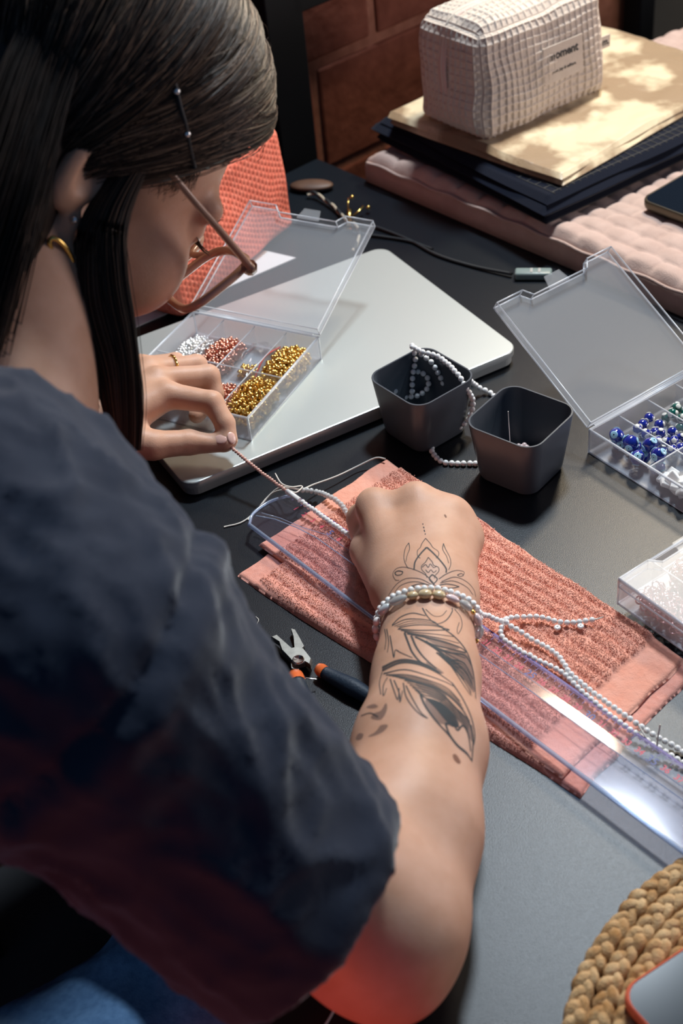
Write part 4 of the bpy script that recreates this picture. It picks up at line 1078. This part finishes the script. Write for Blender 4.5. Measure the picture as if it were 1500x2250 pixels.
tag(MB().tube(spline([W(740, 2206, 0.05), W(725, 2235, .05), W(708, 2262, .05)], 10), .06, 6).build('stray_thread', M['thread'], origin=W(725, 2235, 0)), 'pale stray thread on the table below the elbow', 'thread')
tag(MB().tube(spline([W(562, 1355, .05), W(568, 1362, .12), W(564, 1372, .05)], 10), .03, 5).build('lint', M['thread'], origin=W(565, 1362, 0)), 'tiny curl of lint on the black table', 'lint')

# bracelets: laid on the skin of the wrist
axw = unit(FA3 - WRI)
def wrist_ring(off, tilt, n, lift):
    c = WRI + axw * off; nrm = unit(axw + hn * tilt); x = unit(hs - nrm * (hs @ nrm)); y = np.cross(nrm, x)
    out = []
    for a in np.linspace(0, 2 * np.pi, n, endpoint=False):
        d = x * math.cos(a) + y * math.sin(a); loc, nn, i, t = arm_bvh.ray_cast(Vector(c + d * 7), Vector(-d))
        out.append((np.array(loc) if loc is not None else c + d * 3) + d * lift)
    return np.array(out), c, nrm
p, cw, nw = wrist_ring(2.3, .05, 120, .25)
br1 = thing('bracelet', cw, 'white bead bracelet higher up toward the hand', 'bracelet')
string_beads(br1, np.concatenate([p, p[:1]])[::3], .23, M['white_bead'], .9)
p2, cw2, nw2 = wrist_ring(3.1, .12, 160, .30)
br2 = thing('bracelet', cw2, 'bracelet of mixed pale stones and gold beads below the white one', 'bracelet')
seq = [('grey_stone', .62, .36), ('clear_stone', .75, .36), ('yellow_stone', .42, .34), ('yellow_stone', .52, .40), ('yellow_stone', .50, .38), ('pink_stone', .55, .30), ('clear_stone', .60, .36), ('gold', .20, .20), ('pink_stone', .55, .36), ('clear_stone', .62, .40), ('gold', .22, .22), ('pink_stone', .5, .34), ('white_stone', .4, .3), ('pink_stone', .5, .33), ('white_stone', .4, .3), ('gold', .2, .2), ('white_stone', .36, .28), ('white_stone', .34, .28), ('white_stone', .34, .3), ('white_stone', .34, .3), ('white_stone', .34, .3), ('white_stone', .36, .3), ('white_stone', .36, .3), ('white_stone', .34, .3), ('white_stone', .36, .3), ('white_stone', .36, .3), ('white_stone', .34, .3), ('white_stone', .36, .3)]
dd = [(q - cw2) @ (-hs) for q in p2]
# start where the stones begin in the photo: upper left of the wrist
ang = [math.atan2((q - cw2) @ hn, (q - cw2) @ hs) for q in p2]
order = sorted(range(len(p2)), key=lambda i: (math.radians(158) - ang[i]) % (2 * math.pi))
pc = np.array([p2[i] for i in order]); pc = np.concatenate([pc, pc[:1]])
s_ = np.concatenate([[0], np.cumsum(np.linalg.norm(np.diff(pc, axis=0), axis=1))]); d = 0
for nm, a, r in seq:
    a, r = a * .86, r * .84; d += a * .98
    if d > s_[-1]: break
    q = np.array([np.interp(d, s_, pc[:, i]) for i in range(3)]); q2 = np.array([np.interp(d + .1, s_, pc[:, i]) for i in range(3)]); t = unit(q2 - q); o_ = unit(q - cw2); o_ = unit(o_ - t * (o_ @ t))
    MB().ball(q, (a, r, r * .85), np.array([t, np.cross(o_, t), o_]), 14, 10).build('stone', M[nm], br2); d += a * .98

# ---- coral towel, folded in two
tw = thing('towel', W(940, 1400, 0), 'folded coral terry towel with ribbed pile under the ruler', 'towel')
def towel_layer(c4, c3, c2, c1, z0, th_, seed, ribs=15, hem=(.055, .085)):
    ns, nt_ = 300, 150
    S, T = np.meshgrid(np.linspace(0, 1, ns), np.linspace(0, 1, nt_), indexing='ij')
    e = (np.array(c4)[None, None] * (1 - S)[..., None] * (1 - T)[..., None] + np.array(c3) * (S * (1 - T))[..., None] + np.array(c2) * (S * T)[..., None] + np.array(c1) * ((1 - S) * T)[..., None])
    wob = .035 * vnoise(np.stack([S * 5, T * 2, S * 0 + seed], -1), seed) + .012 * vnoise(np.stack([S * 16, T * 5, S * 0], -1), seed + 1)
    ph = (T + wob) * ribs
    rib = np.abs(np.sin(np.pi * ph)) ** .55
    edge = np.clip((S - hem[0]) / .012, 0, 1) * np.clip((1 - hem[1] - S) / .012, 0, 1) * np.clip(T / .03, 0, 1)
    brd = np.minimum(np.minimum(S * 30, (1 - S) * 30), np.minimum(T * 16, (1 - T) * 16)); rnd = np.sqrt(np.clip(1 - (1 - np.clip(brd / .35, 0, 1)) ** 2, 0, 1))
    out_ = (.10 * vnoise(np.stack([S * 9, T * 0, S * 0], -1), seed + 5))
    xy = e.copy(); d_ = unit(np.array(c1) - np.array(c4)); l_ = unit(np.array(c3) - np.array(c4))
    xy += d_ * (out_ * (1 - 2 * T) * 1.2)[..., None] + l_ * (.12 * vnoise(np.stack([T * 7, S * 0, T * 0], -1), seed + 6) * (2 * S - 1))[..., None]
    big = .10 * (vnoise(np.stack([S * 5, T * 3, S * 0], -1), seed + 7)) + .05
    z = z0 + th_ * rnd * (.62 + .05 * edge) + edge * rib * .26 + .02 * vnoise(np.stack([S * 120, T * 70, S * 0], -1), seed + 2) + big * rnd
    P = xy.copy(); P[..., 2] = z; B = xy.copy(); B[..., 2] = z0
    return P, B, edge * rib, S
c1_, c2_, c3_, c4_ = V3(3.8, 88.3, 0), V3(21.6, 62.6, 0), V3(12.3, 53.8, 0), V3(-8.0, 76.7, 0)
Pl, Bl, el, Sl = towel_layer(c4_, c3_, c2_, c1_, .02, .45, 50)
MB().slab(Pl, Bl).build('lower_layer', M['towel_hem'], tw)
Pu, Bu, eu, Su = towel_layer(V3(-6.3, 79.5, 0), V3(11.3, 54.9, 0), V3(21.2, 63.3, 0), V3(3.9, 88.1, 0), .42, .42, 60)
MB().slab(Pu, Bu).build('upper_layer', M['towel'], tw)
def tufts(P, e, n, name, seed):
    g = np.random.default_rng(seed); a, b = P.shape[:2]; i = g.integers(1, a - 2, n * 2); j = g.integers(1, b - 2, n * 2)
    k = e[i, j] > .45; i, j = i[k][:n], j[k][:n]; p = P[i, j] + g.normal(0, .05, (len(i), 3)) * np.array([1, 1, 0])
    d = np.stack([g.normal(0, .5, len(i)), g.normal(0, .5, len(i)), np.ones(len(i))], 1); d /= np.linalg.norm(d, axis=1)[:, None]
    x = np.cross(d, g.standard_normal((len(i), 3))); x /= np.linalg.norm(x, axis=1)[:, None]; y = np.cross(d, x); r = .036; h = g.uniform(.04, .085, len(i))[:, None]
    base = [p + (x * math.cos(q) + y * math.sin(q)) * r for q in (0, 2.09, 4.19)]; mid_ = [p + d * h * .6 + (x * math.cos(q + .5) + y * math.sin(q + .5)) * r * 1.1 for q in (0, 2.09, 4.19)]; top = p + d * h
    v = np.stack(base + mid_ + [top], 1).reshape(-1, 3); m = MB(); o7 = np.arange(len(i))[:, None] * 7
    f4 = np.concatenate([o7 + np.array([[q, (q + 1) % 3, (q + 1) % 3 + 3, q + 3]]) for q in range(3)]); f3 = np.concatenate([o7 + np.array([[q + 3, (q + 1) % 3 + 3, 6]]) for q in range(3)])
    m.v.append(v); m.f = f4.tolist() + f3.tolist(); m.n = len(v)
    o = m.build(name, M['towel'], tw); o['kind'] = 'stuff'
tufts(Pu, eu, 42000, 'terry_pile', 70)
tufts(Pl[:, :40], el[:, :40], 8000, 'terry_pile', 71)

# ---- acrylic ruler
RT = V3(math.cos(-.9347), math.sin(-.9347), 0); RN = V3(-RT[1], RT[0], 0); R0 = V3(-.9, 79.0, 0) - RT * 5; RZ = 1.16
rp3 = lambda t, w_, z: R0 + RT * t + RN * w_ + ZZ * (RZ + z)
ru = thing('ruler', rp3(20, -1, 0), 'long clear acrylic ruler with violet scale across the towel', 'ruler')
out = [(-.9, -2.9)] + [(-1.0 - .35 * math.sin(a), -2.6 + 3.1 * (a / math.pi)) for a in np.linspace(.15, 3.0, 10)] + [(-.4, .95), (43, .95), (43, -3.95), (-.2, -3.6)]
MB().prism([(a, b_) for a, b_ in out][::-1], rp3(0, 0, 0), RT, RN, ZZ, .22).build('plate', M['ruler'], ru, smooth=False)
ridge = MB(); ts = np.array([-.5, 1.0, 3.0, 5.0, 43.0]); wr = np.array([-2.7, -2.1, -1.65, -1.40, -1.40]); hr = np.array([.25, .34, .40, .43, .43])
hr = np.array([.25, .42, .54, .60, .60])
rg = np.array([[rp3(t, w_ + (.98 if t > 3 else .5), .225) for t, w_ in zip(ts, wr)], [rp3(t, w_ + (.95 if t > 3 else .45), max(.23, h - .15)) for t, w_, h in zip(ts, wr, hr)], [rp3(t, w_, h) for t, w_, h in zip(ts, wr, hr)], [rp3(t, -3.75, .24) for t in ts]])
ridge.grid(rg); ridge.build('finger_ridge', M['ruler'], ru, smooth=False)
eg = MB()
eg.tube([rp3(-.2, -3.62, .12), rp3(43, -3.95, .12)], .16, 8); eg.tube(rg[2], .04, 6); eg.tube(rg[0], .03, 6)
eg.tube(spline([rp3(-.2, -3.6, .12), rp3(-1.0, -2.6, .12), rp3(-1.2, -1.0, .12), rp3(-.8, .3, .12), rp3(-.4, .95, .12)], 24), .12, 8)
eg.build('polished_edge', M['ruler_edge'], ru)
tk = MB(); zt = rp3(0, 0, .226)[2]
tk.add([rp3(0, .95, .228), rp3(42, .95, .228), rp3(42, .80, .228), rp3(0, .80, .228)], [(0, 1, 2, 3)])
for k in range(0, 421):
    t = k / 10; l = .62 if k % 10 == 0 else (.48 if k % 5 == 0 else .32); wd = .022
    tk.add([rp3(t - wd, .95, .23), rp3(t + wd, .95, .23), rp3(t + wd, .95 - l, .23), rp3(t - wd, .95 - l, .23)], [(0, 1, 2, 3)])
o = tk.build('scale_ticks', M['violet'], ru, smooth=False)
for k in range(1, 42):
    big = k % 5 == 0
    MB().text(str(k), rp3(k, -.12 if big else -.10, .226), RT, RN, .78 if big else .62, bold=.012 if big else .02).build('numeral', M['navy'] if big else M['red'], ru, smooth=False)

# ---- pliers
def pc_(x, y, z): return W(560 + x / 5, 1350 + y / 5, z)
pl = thing('pliers', pc_(478, 500, 0), 'small open pliers with orange and dark blue grips', 'pliers')
def flat_px(poly, z0, z1, name, m):
    b = MB(); n = len(poly); bot = [pc_(x, y, z0) for x, y in poly]; top = [pc_(x, y, z1) for x, y in poly]
    for k in range(n): top[k][:2] = bot[k][:2]
    c = np.mean(top, 0); ins = [c + (t - c) * np.array([.93, .93, 1]) for t in top]; lowt = [t - ZZ * .12 for t in top]
    b.add(bot + lowt + ins, [tuple(range(n)), tuple(range(2 * n, 3 * n))[::-1]] + [(k, k + n, (k + 1) % n + n, (k + 1) % n) for k in range(n)] + [(k + n, k + 2 * n, (k + 1) % n + 2 * n, (k + 1) % n + n) for k in range(n)])
    return b.build(name, m, pl, smooth=False)
flat_px([(400, 200), (445, 212), (490, 290), (552, 405), (520, 440), (440, 420), (430, 290)], .15, .62, 'jaw', M['steel'])
flat_px([(400, 588), (410, 520), (480, 520), (490, 600), (492, 665), (408, 645)], .15, .60, 'tang', M['steel'])
flat_px([(180, 290), (235, 268), (290, 318), (410, 425), (460, 412), (545, 430), (635, 545), (618, 605), (560, 572), (500, 590), (440, 595), (400, 545), (300, 440), (268, 345)], .35, .85, 'jaw', M['steel'])
MB().lathe([(.42, 0), (.42, .06), (.36, .10)], pc_(478, 500, .84), seg=24).build('rivet', M['silver'], pl)
MB().tube([pc_(690, 590, .6), pc_(720, 608, .6), pc_(765, 638, .6)], [.36, .46, .44], 12).build('collar', M['orange_grip'], pl)
MB().tube([pc_(440, 655, .6), pc_(445, 690, .6), pc_(462, 745, .6)], [.48, .58, .56], 12).build('collar', M['orange_grip'], pl)
MB().tube(spline([pc_(765, 638, .6), pc_(860, 690, .6), pc_(960, 740, .62), pc_(1100, 815, .6), pc_(1300, 930, .6), pc_(1520, 1060, .6)], 24), np.interp(np.linspace(0, 1, 24), [0, .2, .4, .7, 1], [.44, .52, .62, .5, .42]), 12).build('grip', M['blue_grip'], pl)
MB().tube(spline([pc_(462, 745, .6), pc_(505, 860, .6), pc_(560, 1000, .6), pc_(660, 1200, .6), pc_(760, 1380, .6)], 24), np.interp(np.linspace(0, 1, 24), [0, .2, .4, .7, 1], [.54, .6, .66, .5, .42]), 12).build('grip', M['blue_grip'], pl)
MB().tube(spline([pc_(680, 714, .7), pc_(610, 708, .8), pc_(560, 702, .75), pc_(545, 745, .6), pc_(535, 775, .5)], 16), .05, 6).build('spring', M['silver'], pl)

# ---- round jute mat: rings of plaited cord
JC = V3(24.0, 33.0, 0)
jm = thing('jute_mat', JC, 'round plaited jute mat under the coral phone', 'placemat')
for k in range(9):
    R_ = 16.1 - 1.22 * k; n = int(2 * np.pi * R_ / .16); turns = int(2 * np.pi * R_ / 2.6)
    a = np.linspace(0, 2 * np.pi, n, endpoint=False); b = MB()
    for q in range(3):
        ph = a * turns + q * 2.094
        r = R_ + .34 * np.sin(ph); z = .62 + .20 * np.sin(2 * ph) + .05 * np.sin(a * 37 + k)
        b.tube(np.stack([JC[0] + r * np.cos(a), JC[1] + r * np.sin(a), z], 1), np.full(n, .34) + .05 * np.sin(a * 53 + q) + .03 * np.sin(a * 131 + q * 2 + k), 7, closed=True)
    b.build('plait', M['jute'], jm)
MB().lathe([(5.0, .1), (5.2, .5), (4.6, .75)], JC, seg=40).build('centre', M['jute'], jm)

# ---- phones
def phone(name, c, e1, L, Wd, z0, m_case, label):
    e1 = unit(V3(e1[0], e1[1], 0)); e2 = V3(e1[1], -e1[0], 0); o = np.array([c[0], c[1], z0])
    p = thing(name, o + e1 * L / 2 + e2 * Wd / 2, label, 'phone'); b = MB(); rows = []
    for ins, z in ((.25, 0), (.05, .12), (0, .35), (0, .78), (.06, .92), (.14, .95), (.2, .86)):
        rows.append([o + e1 * (L / 2 + (q[0] - L / 2) * (1 - 2 * ins / L)) + e2 * (Wd / 2 + (q[1] - Wd / 2) * (1 - 2 * ins / Wd)) + ZZ * z for q in rr(L, Wd, 1.15)])
    P = np.array(rows); b.grid(P, cv=True); n = P.shape[1]; b.f.append(tuple(range(n))); b.build('case', m_case, p, auto=50)
    s = MB(); s.prism([(q[0] + .18, q[1] + .18) for q in rr(L - .36, Wd - .36, 1.0)], o + ZZ * .72, e1, e2, ZZ, .17); s.build('screen', M['screen'], p, smooth=False)
    return p
e = W(1500, 2080, 2) - W(1395, 2150, 2)
pcorner = W(1352, 2180, 2.0)
phone('phone', pcorner, e, 14.8, 7.3, 1.12, M['coral_case'], 'phone in a coral case lying on the jute mat')
phone('phone', tuv(7.4, 37.6, 0), TU, 14.6, 7.1, 3.55, M['dark_case'], 'dark phone lying on the pink quilt at the picture edge')

# ------------------------------------------------------------------ fabrics and bags behind
def soft_box(c, A, size, r, disp, n=60, bulge=.3, noise=.15, seed=1, taper=0.0):
    """a soft bag: rounded box whose faces bulge; disp(a, b, face) -> relief in cm on each face"""
    b = MB(); hx = np.array(size) / 2
    for ax_ in range(3):
        for sg in (-1, 1):
            u_, v_ = [(1, 2), (2, 0), (0, 1)][ax_]
            nu = max(8, int(n * size[u_] / max(size))); nv = max(8, int(n * size[v_] / max(size)))
            g1, g2 = np.meshgrid(np.linspace(-1, 1, nu), np.linspace(-1, 1, nv), indexing='ij')
            p = np.zeros(g1.shape + (3,)); p[..., ax_] = sg * hx[ax_]; p[..., u_] = g1 * hx[u_]; p[..., v_] = g2 * hx[v_]
            q = np.clip(p, -(hx - r), hx - r); d = p - q; L_ = np.linalg.norm(d, axis=-1, keepdims=True); nrm = np.where(L_ > 1e-6, d / (L_ + 1e-9), 0)
            nn = nrm.copy(); P = q + nrm * r
            f = (1 - g1 ** 2) * (1 - g2 ** 2)
            fade = np.clip(np.minimum(1 - np.abs(g1), 1 - np.abs(g2)) * 8, 0, 1)
            P = P + nn * (bulge * f + disp(p[..., u_], p[..., v_], (ax_, sg)) * fade)[..., None]
            P = P + noise * np.stack([vnoise(p * .35 + 7 * k, seed + k) for k in range(3)], -1)
            if taper: P[..., 1] *= (1 - taper * (P[..., 2] + hx[2]) / size[2])[..., ]
            W_ = np.array(c) + P @ A
            b.grid(W_ if sg > 0 else W_[:, ::-1])
    return b
def waffle(cell, amp):
    def f(a, b, face):
        x = np.abs(((a / cell) % 1) - .5) * 2; y = np.abs(((b / cell) % 1) - .5) * 2
        return amp * (np.maximum(x, y) ** 5)
    return f
def honey(cell, amp):
    def f(a, b, face):
        x = a / cell; y = b / (cell * .8); o_ = np.floor(y) % 2 * .5
        dx = ((x + o_) % 1) - .5; dy = (y % 1) - .5
        return -amp * np.exp(-(dx ** 2 * 1.2 + dy ** 2 * 1.6) * 14)
    return f
# pink quilt
ql = thing('quilt', tuv(35, 45, 0), 'pale pink quilted mat spread over the side table', 'quilt')
def quilt_grid(u0, u1, v0, v1, nu, nv, z0, th_, cu, cv, amp, seed):
    U, V_ = np.meshgrid(np.linspace(0, 1, nu), np.linspace(0, 1, nv), indexing='ij'); u = u0 + U * (u1 - u0); vs = v0 + .11 * np.clip(u, 0, 99); v = vs + V_ * (v1 - vs)
    wu = u + .25 * vnoise(np.stack([u * .25, v * .25, u * 0], -1), seed); wv = v + .25 * vnoise(np.stack([u * .25, v * .25, u * 0 + 5], -1), seed + 1)
    row = np.floor(wu / cu); fu = wu / cu - row; fv = (wv / cv + .5 * (row % 2)) % 1
    puff = (np.clip(np.sin(np.pi * fv), 0, 1) * np.clip(np.sin(np.pi * fu), 0, 1)) ** .30
    d = np.minimum(np.minimum(u - u0, u1 - u), np.minimum(v - vs, v1 - v)); rnd = np.sqrt(np.clip(1 - (1 - np.clip(d / 1.1, 0, 1)) ** 2, 0, 1))
    z = z0 + th_ * (.55 + .45 * rnd) + amp * puff * rnd + .18 * vnoise(np.stack([u * .12, v * .12, u * 0], -1), seed + 2)
    P = TC + TU * u[..., None] + TV * v[..., None] + ZZ * z[..., None]
    inset = (1 - rnd)
    B = TC + TU * (u - np.sign(u - (u0 + u1) / 2) * -.0)[..., None] + TV * v[..., None] + ZZ * z0
    return P, B
P, B = quilt_grid(-.35, 66, 8.2, 74, 330, 330, .02, 2.75, 2.1, 3.0, .45, 80)
MB().slab(P, B).build('quilted_cover', M['quilt'], ql)
pg = MB()
pg.tube([TC + TU * (-.38) + TV * v + ZZ * (2.35 + .1 * math.sin(v * 1.3)) for v in np.linspace(8.6, 73, 90)], .16, 8)
pg.build('piping', M['quilt'], ql)
# black folded cloth
BA = yaw_axes(-58); bk = thing('folded_cloth', V3(22, 128, 3.2), 'folded black cloth with grid stitching under the velvet', 'cloth')
bo = V3(7.6, 138.6, 0)
def fold_slab(o, e1, e2, L1, L2, z0, th_, seed, n1=70, n2=70, sag=.12, amp=.10, skew=0.0, relief=None):
    S, T = np.meshgrid(np.linspace(0, 1, n1), np.linspace(0, 1, n2), indexing='ij')
    d = np.minimum(np.minimum(S * L1, (1 - S) * L1), np.minimum(T * L2, (1 - T) * L2)); r = th_ * .5; rnd = np.sqrt(np.clip(1 - (1 - np.clip(d / r, 0, 1)) ** 2, 0, 1))
    o2 = .18 * vnoise(np.stack([S * 4, T * 4, S * 0], -1), seed)
    base = np.array(o) + e1 * (S * L1 + o2)[..., None] + e2 * (T * L2 + skew * S + o2)[..., None]
    lift = amp * vnoise(np.stack([S * 5, T * 5, S * 0], -1), seed + 1) + (relief(S, T) if relief else 0)
    zt = z0 + r + r * rnd + (lift + sag) * rnd; zb = z0 + r - r * rnd
    P = base.copy(); P[..., 2] = zt; Bt = base.copy(); Bt[..., 2] = zb
    return P, Bt
e1, e2 = BA[0], BA[1]
for k, (a0, b0, l1, l2, z0) in enumerate(((.4, .3, 25.6, 30, 3.2), (0, 0, 26.4, 30, 4.25), (.6, .5, 25.4, 29.4, 5.05))):
    P, B = fold_slab(bo + e1 * a0 + e2 * b0, e1, e2, l1, l2, z0, (1.1, .85, .75)[k], 90 + k)
    MB().slab(P, B).build('layer', M['black_cloth'], bk)
    top = P
st = MB()
for row in range(5):
    i = 69 - 2 - row * 3
    st.tube(top[i, 3:69] + ZZ * .03, .035, 5)
for j in range(3, 68, 2): st.tube(top[54:69, j] + ZZ * .03, .03, 5)
st.build('stitching', M['stitch'], bk)
# champagne velvet
vo = V3(9.2, 136.3, 0); ve1 = yaw_axes(-51)[0]; ve2 = yaw_axes(-51)[1]; vl = thing('velvet_cloth', V3(24, 130, 6), 'shiny champagne crushed velvet cloth under the ivory pouch', 'cloth')
crush = lambda S, T: .16 * np.abs(vnoise(np.stack([S * 7, T * 7, S * 0], -1), 97)) + .10 * np.abs(vnoise(np.stack([S * 15, T * 15, S * 0], -1), 98))
for k, (z0, t_) in enumerate(((5.95, .55), (6.45, .60))):
    P, B = fold_slab(vo + ve1 * (.2 if k == 0 else 0), ve1, ve2, 22.4, 30, z0, t_, 95 + k, 120, 120, .08, .22, relief=crush)
    MB().slab(P, B).build('layer', M['velvet'], vl)
# ivory waffle pouch
PA = yaw_axes(33.5)                          # x along its length, y across, z up
pf = V3(17.6, 126.6, 7.15); pcn = pf + PA[0] * 8.2 + PA[1] * 4.9 + ZZ * 5.5
po = thing('pouch', pf + PA[0] * 8.2 + PA[1] * 4.9, 'ivory waffle cotton pouch with zip and printed label', 'pouch')
soft_box(pcn, PA, (16.6, 9.8, 10.8), 1.5, waffle(.80, .24), 210, .6, .3, 101, taper=.16).build('waffle_body', M['waffle'], po)
zp = spline([pcn - PA[0] * 8.75 + ZZ * (-1.6) + PA[1] * .2, pcn - PA[0] * 8.8 + ZZ * 2.0 + PA[1] * .2, pcn - PA[0] * 7.6 + ZZ * 5.4 + PA[1] * .2, pcn - PA[0] * 3 + ZZ * 6.0 + PA[1] * .2, pcn + PA[0] * 8 + ZZ * 5.8 + PA[1] * .2], 60)
zt = MB(); zt.tube(zp, .62, 8, flat=.28, side=PA[1] * 0 + ZZ); zt.build('zip_tape', M['zip'], po)
MB().tube(zp + (ZZ * .12 - PA[0] * .1), .14, 6).build('zip_teeth', M['ivory'], po)
fy = -PA[1]; lc = pcn + PA[0] * 1.8 - PA[1] * 5.18 + ZZ * 0
tilt = unit(ZZ + PA[1] * .08)
lab = MB().box(lc, (5.2, .10, 3.6), np.array([PA[0], np.cross(tilt, PA[0]), tilt]), .03); lab.build('label_patch', M['waffle'], po, smooth=False)
fn = unit(np.cross(PA[0], tilt))
MB().text('moment', lc + fn * .075 + tilt * .75, PA[0], tilt, 1.15, bold=.03, lift=.01).build('lettering', M['print'], po, smooth=False)
MB().text('your, joy & selfcare', lc + fn * .075 - tilt * .75, PA[0], tilt, .40, bold=.03, shear=.2, lift=.01).build('lettering', M['print'], po, smooth=False)
tg_c = pcn + PA[0] * 8.9 - PA[1] * 3.6 + ZZ * (-.9)
MB().box(tg_c, (1.8, .1, 1.3), np.array([PA[0], PA[1], ZZ]), .03).build('side_tab', M['ivory'], po, smooth=False)
MB().text('m.', tg_c - PA[1] * .06 + PA[0] * .25, PA[0], ZZ, 1.0, bold=.03).build('lettering', M['print'], po, smooth=False)
# coral honeycomb pouch behind the glasses
CA = yaw_axes(54); cf = V3(-1.3, 127.6, .25)
co = thing('pouch', cf - CA[0] * 9.5 + CA[1] * 2.5, 'coral honeycomb pouch standing behind the glasses', 'pouch')
soft_box(cf - CA[0] * 9.5 + CA[1] * 2.6 + ZZ * 5.4, CA, (19, 5.2, 10.6), 1.0, honey(.62, .16), 230, .35, .25, 111, taper=.25).build('honeycomb_body', M['coral'], co)
MB().tube([cf - CA[0] * (19 - k) + CA[1] * 2.6 + ZZ * 10.95 for k in np.linspace(.6, 18.4, 40)], .22, 8).build('zip', M['coral'], co)

# ---- small things at the back
sl = thing('leather_tag', W(690, 405, 0), 'brown leather strap lying by the coral pouch', 'strap')
q = W(684, 407, .5); LA_ = yaw_axes(-12)
MB().ball(q, (2.3, 1.15, .42), LA_, 28, 12).build('leather', M['leather'], sl)
MB().ball(q - ZZ * .12, (2.36, 1.2, .24), LA_, 28, 8).build('backing', M['rubber'], sl)
cd = thing('necklace_cord', W(740, 470, 0), 'black and cream twisted cord beside the leather strap', 'cord')
path = spline([W(676, 430, .3), W(690, 426, .5), W(706, 436, .4), W(735, 458, .3), W(760, 485, .3), W(782, 498, .4), W(790, 520, .3), W(775, 556, .2)], 120)
tw1 = path + np.stack([np.zeros(120), .10 * np.cos(np.arange(120) * .3), .12 + .10 * np.sin(np.arange(120) * .3)], 1)
tw2 = path + np.stack([np.zeros(120), -.10 * np.cos(np.arange(120) * .3), .12 - .10 * np.sin(np.arange(120) * .3)], 1)
MB().tube(tw1, .16, 6).build('black_strand', M['rubber'], cd); MB().tube(tw2, .15, 6).build('cream_strand', M['cream_cord'], cd)
ge = thing('gold_charm', W(767, 485, 0), 'little gold charm with prongs on the twisted cord', 'charm')
MB().tube([W(767, 500, .5), W(767, 482, .5), W(768, 462, .8)], [.26, .28, .2], 8).build('clasp', M['gold'], ge)
MB().tube([W(765, 470, .8), W(764, 448, 1.0), W(766, 436, 1.2)], .09, 6).build('prong', M['gold'], ge); MB().ball(W(773, 433, 1.2), .22, None, 10, 8).build('bead', M['gold'], ge)
MB().tube([W(775, 475, .7), W(786, 466, .8), W(798, 454, .9)], .13, 6).build('prong', M['gold'], ge); MB().ball(W(809, 456, .6), .24, None, 10, 8).build('bead', M['gold'], ge)
cb_ = thing('charging_cable', W(1000, 570, 0), 'thin black cable with a grey plug running to the quilt', 'cable')
MB().tube(spline([W(772, 482, .3), W(830, 500, .25), W(900, 528, .2), W(960, 560, .2), W(1040, 585, .2), W(1125, 602, .35)], 60), .16, 8).build('cord', M['rubber'], cb_)
MB().tube(spline([W(775, 512, .25), W(840, 520, .2), W(900, 530, .2), W(950, 548, .2)], 40), .15, 8).build('cord', M['rubber'], cb_)
pa = W(1128, 602, .4); pb = W(1215, 602, .4); px_ = unit(pb - pa)
MB().box((pa + pb) / 2, (3.4, 1.2, .75), np.array([px_, V3(-px_[1], px_[0], 0), ZZ]), .2).build('plug', M['case_grey'], cb_)
for k in (0, 1): MB().box(pa * (.55 - .2 * k) + pb * (.45 + .2 * k) + ZZ * .4, (.22, .7, .06), np.array([px_, V3(-px_[1], px_[0], 0), ZZ])).build('contact', M['silver'], cb_, smooth=False)
sh_ = thing('paper_sheet', W(520, 620, 0), 'white paper sheet between the laptop and the coral pouch', 'paper')
a = W(650, 567, .1); b_ = W(585, 553, .1); c = W(330, 705, .1); e_ = unit(a - c); f_ = V3(-e_[1], e_[0], 0)
MB().prism([(0, 0), (-23, 0), (-23, 5.5), (-2.4, 5.5)], V3(a[0], a[1], .03), e_, f_, ZZ, .12).build('sheet', M['paper'], sh_, smooth=False)
kc = thing('printed_card', V3(-20.5, 103, 1.52), 'white card with black leaf print beneath the hanging hair', 'card')
KA = yaw_axes(26); kb = V3(-22.6, 101.0, 1.54)
MB().prism([(0, 0), (6.0, 0), (6.0, 5.2), (0, 5.2)], kb, KA[0], KA[1], ZZ, .06).build('card', M['paper'], kc, smooth=False)
pr_ = MB()
for poly in ([(1.2, .7), (3.6, .9), (3.4, 2.4), (2.6, 2.1), (2.5, 3.0), (1.9, 2.2), (1.0, 2.2)], [(3.9, 1.2), (5.4, 1.0), (5.2, 2.8), (4.7, 3.9), (4.4, 2.4)], [(1.0, 3.4), (2.2, 3.6), (3.4, 4.6), (2.0, 4.4)]):
    pr_.prism(poly, kb + ZZ * .062, KA[0], KA[1], ZZ, .012)
tag(pr_.build('leaf_print', M['print'], kc, smooth=False), kind='stuff')
sg = thing('sunglasses', tuv(31, 24, 3.4), 'dark tinted sunglasses lens on the quilt by the velvet', 'sunglasses')
gx = tuv(33, 25, 4.1)
MB().ball(gx, (2.6, 2.0, .35), yaw_axes(20), 24, 10).build('lens', M['green_glass'], sg)
MB().tube([gx + (yaw_axes(20)[0] * math.cos(t) * 2.7 + yaw_axes(20)[1] * math.sin(t) * 2.1) - ZZ * .1 for t in np.linspace(0, 6.283, 40, endpoint=False)], np.full(40, .2), 8, closed=True).build('rim', M['rubber'], sg)
